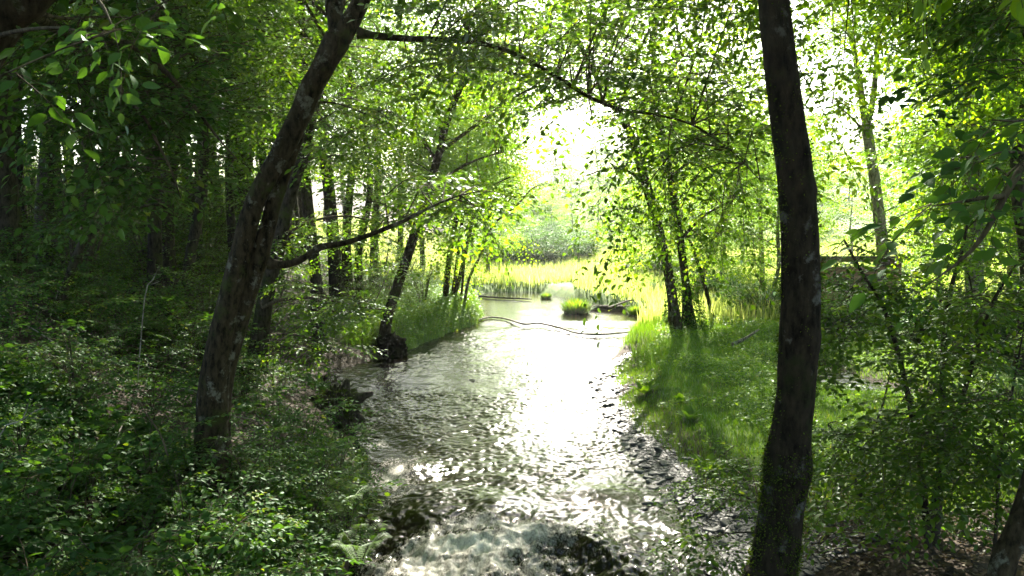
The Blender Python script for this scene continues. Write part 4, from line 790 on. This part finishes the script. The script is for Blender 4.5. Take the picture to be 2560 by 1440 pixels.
mb.build('front_wall', [M_WOOD], hut, False)
for s in (-1, 1): mb = MB(); box(mb, hp + np.array([s * 1.13, .8, .85]), (.03, 1.6, 1.7)); mb.build('side_wall', [M_WOOD], hut, False)
mb = MB(); box(mb, hp + np.array([0, .75, 1.72]), (2.6, 2.2, .06), rx=-.10); mb.build('roof', [M_ROOF], hut, False)
mb = MB(); box(mb, hp + np.array([.35, -.045, .68]), (.7, .03, 1.25)); dr_ = mb.build('door', [M_DOORWAY], hut, False)
mb = MB(); box(mb, hp + np.array([-.55, -.05, 1.0]), (.5, .04, .4)); mb.build('shutter', [M_DOORWAY], hut, False)

# ------------------------------------------------------------------ stones
M_STONE = plain('wet_slate', (.042, .039, .036), .5)
stone_me = []
for k in range(8):
    V, F = ico(3); n = 1 + .35 * noise3(V * 1.3 + k * 5) + .12 * noise3(V * 4 + k); W = V * n[:, None] * np.array([1, .75, .48]) ; W[:, 2] = np.clip(W[:, 2], -.36, .34 + .08 * W[:, 0]); b = MB(); b.add(W, F); stone_me.append(b.mesh('stone', [M_STONE], True))
r = np.random.default_rng(400)
for k in range(290):
    y = 8.2 + 11 * r.random() ** 1.35; dr = r.normal(.3, .38) * (1 - .4 * float(smooth((y - 9) / 1.5))); x = float(xr(np.array([y]))[0]) + dr; s = r.uniform(.032, .085) * (1.3 if k < 40 else 1)
    o = bpy.data.objects.new('stone', stone_me[k % 8]); COL.objects.link(o); z = max(gzf(x, y), -.03 if y > 8.8 else -.3)
    o.location = (x, y, z + s * .12); o.scale = (s * r.uniform(.8, 1.4), s * r.uniform(.8, 1.2), s * r.uniform(.8, 1.3)); o.rotation_euler = (r.normal(0, .25), r.normal(0, .25), r.uniform(0, 6.28))
    tag(o, 'flat dark slate stone lying in the shingle along the right water edge', 'stone', 'slate stones of the right shingle')
for px, py, s, lab in [(1310, 978, .17, 'dark boulder breaking the riffle in mid stream'), (1180, 955, .14, 'small dark boulder left of mid stream in the riffle'), (1640, 1262, .2, 'wet boulder in the shallows off the right shingle'), (1580, 1185, .13, 'wet stone just off the shingle point')]:
    p = PZ(px, py, -.02); o = bpy.data.objects.new('boulder', stone_me[px % 8]); COL.objects.link(o); o.location = p; o.scale = (s, s * .9, s * 1.1); o.rotation_euler = (.1, .1, px); tag(o, lab, 'boulder')
def gravel():
    mb = MB(); V, F = ico(1); N = 16000; y = 7.2 + 12.5 * r.random(N) ** 1.2; wd = 1 - .5 * smooth((y - 8.8) / 1.5); dr = np.clip(r.normal(.4, .45, N) * wd, -.4, 1.6); x = xr(y) + dr; z = np.maximum(gz(x, y), -.03); s = r.uniform(.012, .042, N)
    a = r.uniform(0, 6.28, N); J = 1 + r.uniform(-.3, .3, (N, len(V)))
    W = V[None] * J[..., None] * np.stack([s * 1.3, s, s * .5], -1)[:, None]; Wx = W[..., 0] * np.cos(a)[:, None] - W[..., 1] * np.sin(a)[:, None]; Wy = W[..., 0] * np.sin(a)[:, None] + W[..., 1] * np.cos(a)[:, None]
    W = np.stack([Wx + x[:, None], Wy + y[:, None], W[..., 2] + z[:, None]], -1); FF = (F[None] + (np.arange(N) * len(V))[:, None, None]).reshape(-1, 3); mb.add(W.reshape(-1, 3), FF)
    tag(mb.build('gravel', [M_STONE], None, False), 'fine dark shingle along the right water edge', 'gravel', kind='stuff')
gravel()

# ------------------------------------------------------------------ ground cover
def cover(name, label, xs, ys, size, mat, seed, lift=(0.02, .18), kind='mid', flat=.5, cat='undergrowth', tint=.5, sd=.17):
    r = np.random.default_rng(seed); N = len(xs); z = gz(xs, ys) + r.uniform(*lift, N); a = r.uniform(0, 6.28, N); mb = MB()
    pos = np.stack([xs, ys, z], -1); d = np.stack([np.cos(a), np.sin(a), r.normal(-.1, .3, N)], -1); n = np.stack([r.normal(0, flat, N), r.normal(-.1, flat, N), np.ones(N)], -1)
    leaves_at(mb, kind, pos, d, n, size * r.uniform(.5, 1.3, N), np.clip(r.normal(tint, sd, N), 0, 1)); o = mb.build(name, [mat]); return tag(o, label, cat, kind='stuff')
STX, STY = P(846, 900, 12.6)[0], 12.6
def stump_free(x, y): return np.hypot((x - STX) / .62, (y - STY + .75) / 1.25) > 1
r = np.random.default_rng(500)
def scat(n, x0, x1, y0, y1, ok, pw=1.0):
    x = r.uniform(x0, x1, n); y = y0 + (y1 - y0) * r.random(n) ** pw; m = ok(x, y) & stump_free(x, y); return x[m], y[m]
x, y = scat(60000, -11, -1.2, 6.5, 19, lambda x, y: (xl(y) - x > .1) & (noise2(x * 1.3, y * 1.3, 3.) + .5 * noise2(x * 4, y * 4, 8.) > -.05) & ((y < 15) | (xl(y) - x > 2.3)), 1.3)
x2, y2 = scat(22000, -5.5, -1.2, 3.0, 8.0, lambda x, y: (xl(y) - x > .1) & (noise2(x * 1.6, y * 1.6, 3.) + .5 * noise2(x * 4, y * 4, 8.) > -.18))
cover('bramble_carpet', 'broad-leaved dark ground plants of the nearest left slope', x2, y2, .1, M_LEAF_DARK, 21, (.01, .28), kind='near', flat=.45)
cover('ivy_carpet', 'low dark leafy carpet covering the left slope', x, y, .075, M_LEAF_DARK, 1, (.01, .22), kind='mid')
x, y = scat(60000, -18, -2.0, 17, 40, lambda x, y: (xl(y) - x > np.where(y < 22, 2.2, .2)) & (noise2(x * .6, y * .6, 3.) > -.15))
cover('woodland_herbs', 'leafy herb layer under the trees of the left wood', x, y, .1, M_LEAF, 2, (.02, .4), kind='far')
x, y = scat(16000, -8, -2.5, 13.5, 26, lambda x, y: (xl(y) - x > .15) & (xl(y) - x < 4.5)); cover('leaf_litter', 'pale brown fallen leaves on the bare path by the left bank', x, y, .055, leaf_mat('dead_leaf', [(0, (.04, .026, .015)), (.5, (.09, .06, .035)), (1, (.22, .16, .1))], .2), 3, (.0, .02), 'far', .25, 'leaf litter')
x, y = scat(9000, 1.8, 6.5, 4.2, 9.5, lambda x, y: x - xr(y) > .9); cover('fallen_leaves', 'dark fallen leaves on the shaded ground right of the mossy trunk', x, y, .075, bpy.data.materials['dead_leaf'], 4, (.0, .03), 'mid', .3, 'leaf litter')
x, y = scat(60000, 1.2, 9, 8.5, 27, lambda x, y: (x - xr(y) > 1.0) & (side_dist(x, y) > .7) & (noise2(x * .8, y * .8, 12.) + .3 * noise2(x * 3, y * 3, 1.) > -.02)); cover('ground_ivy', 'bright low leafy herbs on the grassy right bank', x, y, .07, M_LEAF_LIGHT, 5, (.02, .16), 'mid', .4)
x, y = scat(26000, -4.5, -.9, 20.5, 32, lambda x, y: (xl(y) - x > -.05) & (xl(y) - x < 4)); cover('bank_herbs', 'lush green herbs on the tongue of the left bank', x, y, .09, M_GRASS, 6, (-.25, .45), 'far', .6)
x, y = scat(22000, -2.6, -1.0, 4.5, 15, lambda x, y: (xl(y) - x > -.12) & (xl(y) - x < .8)); cover('bank_edge_leaves', 'small leaves spilling over the near left water edge', x, y, .055, M_LEAF, 7, (0, .35), 'mid', .6)

def grass(name, label, xs, ys, hgt, wid, mat, seed, lean=.5, cat='grass'):
    r = np.random.default_rng(seed); N = len(xs); z = gz(xs, ys) - .01; a = r.uniform(0, 6.28, N); h = hgt * r.uniform(.45, 1.25, N); w = wid * r.uniform(.7, 1.3, N); b = r.uniform(.1, 1, N) * lean * h
    ca, sa = np.cos(a), np.sin(a); p0 = np.stack([xs, ys, z], -1); px_ = np.stack([-sa, ca, 0 * a], -1) * w[:, None] / 2; dirv = np.stack([ca, sa, 0 * a], -1); up = np.array([0, 0, 1.0])
    m = p0 + dirv * (b * .3)[:, None] + up * (h * .6)[:, None]; t = p0 + dirv * b[:, None] + up * h[:, None]
    V = np.stack([p0 - px_, p0 + px_, m - px_ * .7, m + px_ * .7, t], 1); F = np.array([[0, 1, 3], [0, 3, 2], [2, 3, 4]]); FF = (F[None] + (np.arange(N) * 5)[:, None, None]).reshape(-1, 3)
    mb = MB(); mb.add(V.reshape(-1, 3), FF, 0, np.repeat(np.clip(r.normal(.5, .2, N), 0, 1), 5)); return tag(mb.build(name, [mat]), label, cat, kind='stuff')
x, y = scat(190000, 1.2, 9, 8.0, 24, lambda x, y: (x - xr(y) > .5 + .3 * noise2(x * 2, y * 2, 5.) + .5 * smooth((9.5 - y) / 1.5)) & (side_dist(x, y) > .65) & (noise2(x * .8, y * .8, 12.) < .25), 1.2); grass('bank_grass', 'short bright grass on the right bank', x, y, .085, .008, M_GRASS, 11)
x, y = scat(14000, 3.0, 6.2, 14, 26, lambda x, y: (x - xr(y) > .15) & (x - xr(y) < 1.5 + .8 * noise2(x * 1.2, y * .8, 4.)) & (y > 15.5)); grass('tall_grass', 'taller grass fringing the water at the head of the right bank', x, y, .27, .009, M_GRASS, 12)
x, y = scat(20000, -4.5, -.8, 20.5, 34, lambda x, y: (xl(y) - x > 0) & (xl(y) - x < 3.5)); grass('tongue_grass', 'grass on the tongue of the left bank', x, y, .3, .012, M_GRASS, 13)
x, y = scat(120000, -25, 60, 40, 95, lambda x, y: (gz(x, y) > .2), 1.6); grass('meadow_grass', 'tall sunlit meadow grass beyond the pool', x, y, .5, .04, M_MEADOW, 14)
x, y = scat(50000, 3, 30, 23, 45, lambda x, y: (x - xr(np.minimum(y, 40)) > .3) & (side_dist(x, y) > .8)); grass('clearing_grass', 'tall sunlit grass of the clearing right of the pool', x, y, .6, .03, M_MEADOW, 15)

# ------------------------------------------------------------------ single plants
def make_dock(seed):
    r = np.random.default_rng(seed); t = thing('dock_plant', None, 'plant')
    for k in range(9):
        a = k * 2.4; mb = MB(); V, F = leaf_tpl('near'); el = r.uniform(.4, 1.0); dv = np.array([[math.cos(a) * math.cos(el), math.sin(a) * math.cos(el), math.sin(el)]]); leaves_at(mb, 'near', np.array([[math.cos(a) * .03, math.sin(a) * .03, .02]]), dv, np.array([[-math.cos(a), -math.sin(a), 1.2]]), np.array([r.uniform(.24, .36)]), np.array([r.uniform(.5, .9)])); mb.build('leaf', [M_LEAF], t)
    return t
dk = make_dock(1)
for k, (px, py, z, s, lab) in enumerate([(1610, 985, .3, 1.0, 'broad-leaved dock between shingle and grass, farthest upstream'), (1722, 1045, .4, .8, 'broad-leaved dock in the middle of the right-bank grass'), (1772, 1160, .3, .9, 'broad-leaved dock at the near tip of the right-bank grass'), (1705, 1000, .4, .8, 'small dock beside the tall grass of the right bank')]):
    p = PZ(px, py, z); p[2] = gzf(p[0], p[1])
    if k == 0: dk.location = p; dk['label'] = lab; dk['group'] = 'docks on the right bank'
    else: copy_tree(dk, p, k * 1.3, s, lab, 'docks on the right bank')
def make_fern(seed):
    r = np.random.default_rng(seed); t = thing('fern', None, 'fern')
    for k in range(7):
        a = k * .9 + r.normal(0, .15); L_ = r.uniform(.4, .6); s = np.linspace(0, 1, 26); rad = s * L_ * .85; hz = .8 * L_ * np.sin(s * 2.0); pts = np.column_stack([np.cos(a) * rad, np.sin(a) * rad, hz]); mb = MB(); tube(mb, pts[::5], np.linspace(.003, .001, 6), 4, .1, mat=1)
        tg = np.gradient(pts, axis=0); tg /= np.linalg.norm(tg, axis=1)[:, None]; sd = np.cross(tg, [0, 0, 1.]); sd /= np.linalg.norm(sd, axis=1)[:, None]; i = np.arange(3, 26)
        for sg in (-1, 1): leaves_at(mb, 'pinna', pts[i], sd[i] * sg + tg[i] * .35, np.tile([0, 0, 1.], (len(i), 1)), .14 * np.clip(np.sin(np.pi * (.15 + .85 * s[i])), 0, 1) ** .8 + .012, np.full(len(i), .6))
        mb.build('frond', [M_LEAF, M_TWIG], t)
    return t
fn = make_fern(3)
for k, (px, py, d, s, lab) in enumerate([(900, 1350, 6.6, 1.0, 'fern spreading over the near foam from the left bank'), (850, 1240, 7.6, .8, 'smaller fern upstream of the fern over the foam')]):
    p = P(px, py, d); p[2] = max(gzf(p[0], p[1]), p[2] - .25)
    if k == 0: fn.location = p; fn.scale = (.75,) * 3; fn['label'] = lab; fn['group'] = 'ferns of the left bank'
    else: copy_tree(fn, p, 1.0, s, lab, 'ferns of the left bank')
def make_sapling(seed, H, n, kind, sc, leafm=M_LEAF_DARK, arch=.5):
    r = np.random.default_rng(seed); t = thing('sapling', None, 'plant'); st = MB(); c = MB()
    for k in range(n):
        a = r.uniform(0, 6.28); h = H * r.uniform(.6, 1.1); o = H * r.uniform(.3, 1.0) * arch; pts = [np.zeros(3) - [0, 0, .05], np.array([math.cos(a) * o * .35, math.sin(a) * o * .35, h * .7]), np.array([math.cos(a) * o, math.sin(a) * o, h])]
        tube(st, pts, [.006, .0045, .002], 5, .12); leafy_branch(c, pts, .004, r, kind, .17, .25, sc, .15, radius=False)
    st.build('stem', [M_TWIG], t); c.build('foliage', [leafm, M_TWIG], t); return t
sap = [make_sapling(1, .5, 3, 'near', .55), make_sapling(2, .7, 4, 'near', .65), make_sapling(3, .45, 3, 'big', .6, arch=.8), make_sapling(4, .35, 4, 'near', .45, M_LEAF)]
slab = ['short leafy shoot in the undergrowth of the left bank', 'tall leafy shoot in the undergrowth of the left bank', 'big-leaved sprig in the undergrowth of the near left bank', 'small-leaved tuft in the undergrowth of the left bank']
r = np.random.default_rng(620)
for k in range(16):
    y = r.uniform(4.2, 12); lx = float(xl(np.array([y]))[0]); x = lx - .5 - r.random() * max(.5, (.6 * y + lx)); a = r.uniform(-.6, .6) + (0 if k % 2 else 2.2); L_ = r.uniform(.6, 1.6); q = []
    for f in (0, .4, .75, 1): xx = x + math.cos(a) * L_ * f; yy = y + math.sin(a) * L_ * f + .08 * math.sin(f * 5 + k); q.append(np.array([xx, yy, gzf(xx, yy) + .1 + .12 * math.sin(f * 3)]))
    stick('fallen_twig', 'thin dead twig lying among the plants of the left slope', 'branch', q, [.009, .008, .006, .002], M_DEADWOOD if k % 3 else M_TWIG, 5, 0, (), 'dead twigs on the left slope')
used = set(); r = np.random.default_rng(600)
for k in range(220):
    y = 3.6 + 9.5 * r.random() ** 1.1 if k < 170 else r.uniform(3.8, 7.2); lx = float(xl(np.array([y]))[0]); x = lx - .1 - (abs(-.62 * y - lx) + .6) * r.random() ** 1.2; v = k % 4 if k < 170 else 2
    if v == 2 and y > 7.3: v = 1
    if np.hypot((x - STX) / .9, (y - STY + .9) / 1.6) < 1: x -= 1.6
    p = (x, y, gzf(x, y)); s = r.uniform(.7, 1.3)
    if v not in used: used.add(v); o = sap[v]; o.location = p; o['label'] = slab[v]; o['group'] = 'undergrowth of the left bank'
    else: copy_tree(sap[v], p, r.uniform(0, 6), s, slab[v], 'undergrowth of the left bank', (r.normal(0, .15), r.normal(0, .15)))
ys = make_sapling(9, .3, 2, 'big', .45, M_YELLOW); ys.name = 'yellow_sapling'; p = ground_pt(140, 5.0); ys.location = p; ys['label'] = 'sprig with yellowed leaves low on the left slope'
bs = make_sapling(12, .6, 3, 'big', .7, M_LEAF, arch=1.2); bs.name = 'overhanging_shoot'; p = ground_pt(880, 8.2); p[0] = -1.75; p[2] = gzf(-1.75, 8.2); bs.location = (-1.78, 8.2, gzf(-1.78, 8.2)); bs['label'] = 'leafy shoot reaching out over the water in front of the stump'
# islets of sedge in the pool
def make_sedge(seed):
    r = np.random.default_rng(seed); t = thing('sedge_tussock', None, 'plant'); N = 900; a = r.uniform(0, 6.28, N); rad = .33 * np.sqrt(r.random(N)); h = r.uniform(.2, .55, N) * (1.15 - rad); mb = MB(); p = np.stack([np.cos(a) * rad, np.sin(a) * rad, 0 * a - .05], -1); o = r.uniform(.1, .4, N)
    tip = p + np.stack([np.cos(a) * o, np.sin(a) * o, h], -1); sd = np.stack([-np.sin(a), np.cos(a), 0 * a], -1) * .012; mid = p * .5 + tip * .5 + np.stack([0 * a, 0 * a, .12 * h], -1)
    V = np.stack([p - sd, p + sd, mid - sd, mid + sd, tip], 1); F = np.array([[0, 1, 3], [0, 3, 2], [2, 3, 4]]); mb.add(V.reshape(-1, 3), (F[None] + (np.arange(N) * 5)[:, None, None]).reshape(-1, 3), 0, np.repeat(r.random(N), 5)); mb.build('blades', [M_GRASS], t)
    V, F = ico(3); b = MB(); b.add(V * np.array([.36, .34, .12]) * (1 + .3 * noise3(V * 2))[:, None], F); b.build('root_mound', [M_BARK_DARK], t); return t
sg = make_sedge(1)
for k, (px, py, s, lab) in enumerate([(1440, 782, 1.3, 'sedge tussock standing in the pool, nearest the fallen branch'), (1365, 746, .6, 'sedge tussock at the far edge of the pool'), (1592, 786, .8, 'sedge tussock at the right corner of the pool')]):
    p = PZ(px, py, .06)
    if k == 0: sg.location = p; sg.scale = (s,) * 3; sg['label'] = lab; sg['group'] = 'sedge tussocks in the pool'
    else: copy_tree(sg, p, k, s, lab, 'sedge tussocks in the pool')
for o in list(scene.objects):
    if '_org' in o.keys(): del o['_org']

# ------------------------------------------------------------------ thin haze volume, added to imitate the bright central glow
def haze():
    m = bpy.data.materials.new('glow_haze'); m.use_nodes = True; t = m.node_tree; t.nodes.clear(); v = t.nodes.new('ShaderNodeVolumePrincipled'); v.inputs['Density'].default_value = HAZE; v.inputs['Color'].default_value = (0.97, 0.98, 1, 1); v.inputs['Anisotropy'].default_value = 0.6
    o = t.nodes.new('ShaderNodeOutputMaterial'); t.links.new(v.outputs[0], o.inputs['Volume']); mb = MB(); box(mb, (0, 253, 20), (1000, 760, 90)); h = mb.build('haze', [m], None, False); tag(h, 'thin added haze imitating the bright glow over the stream and meadow', 'haze', kind='stuff')
haze()
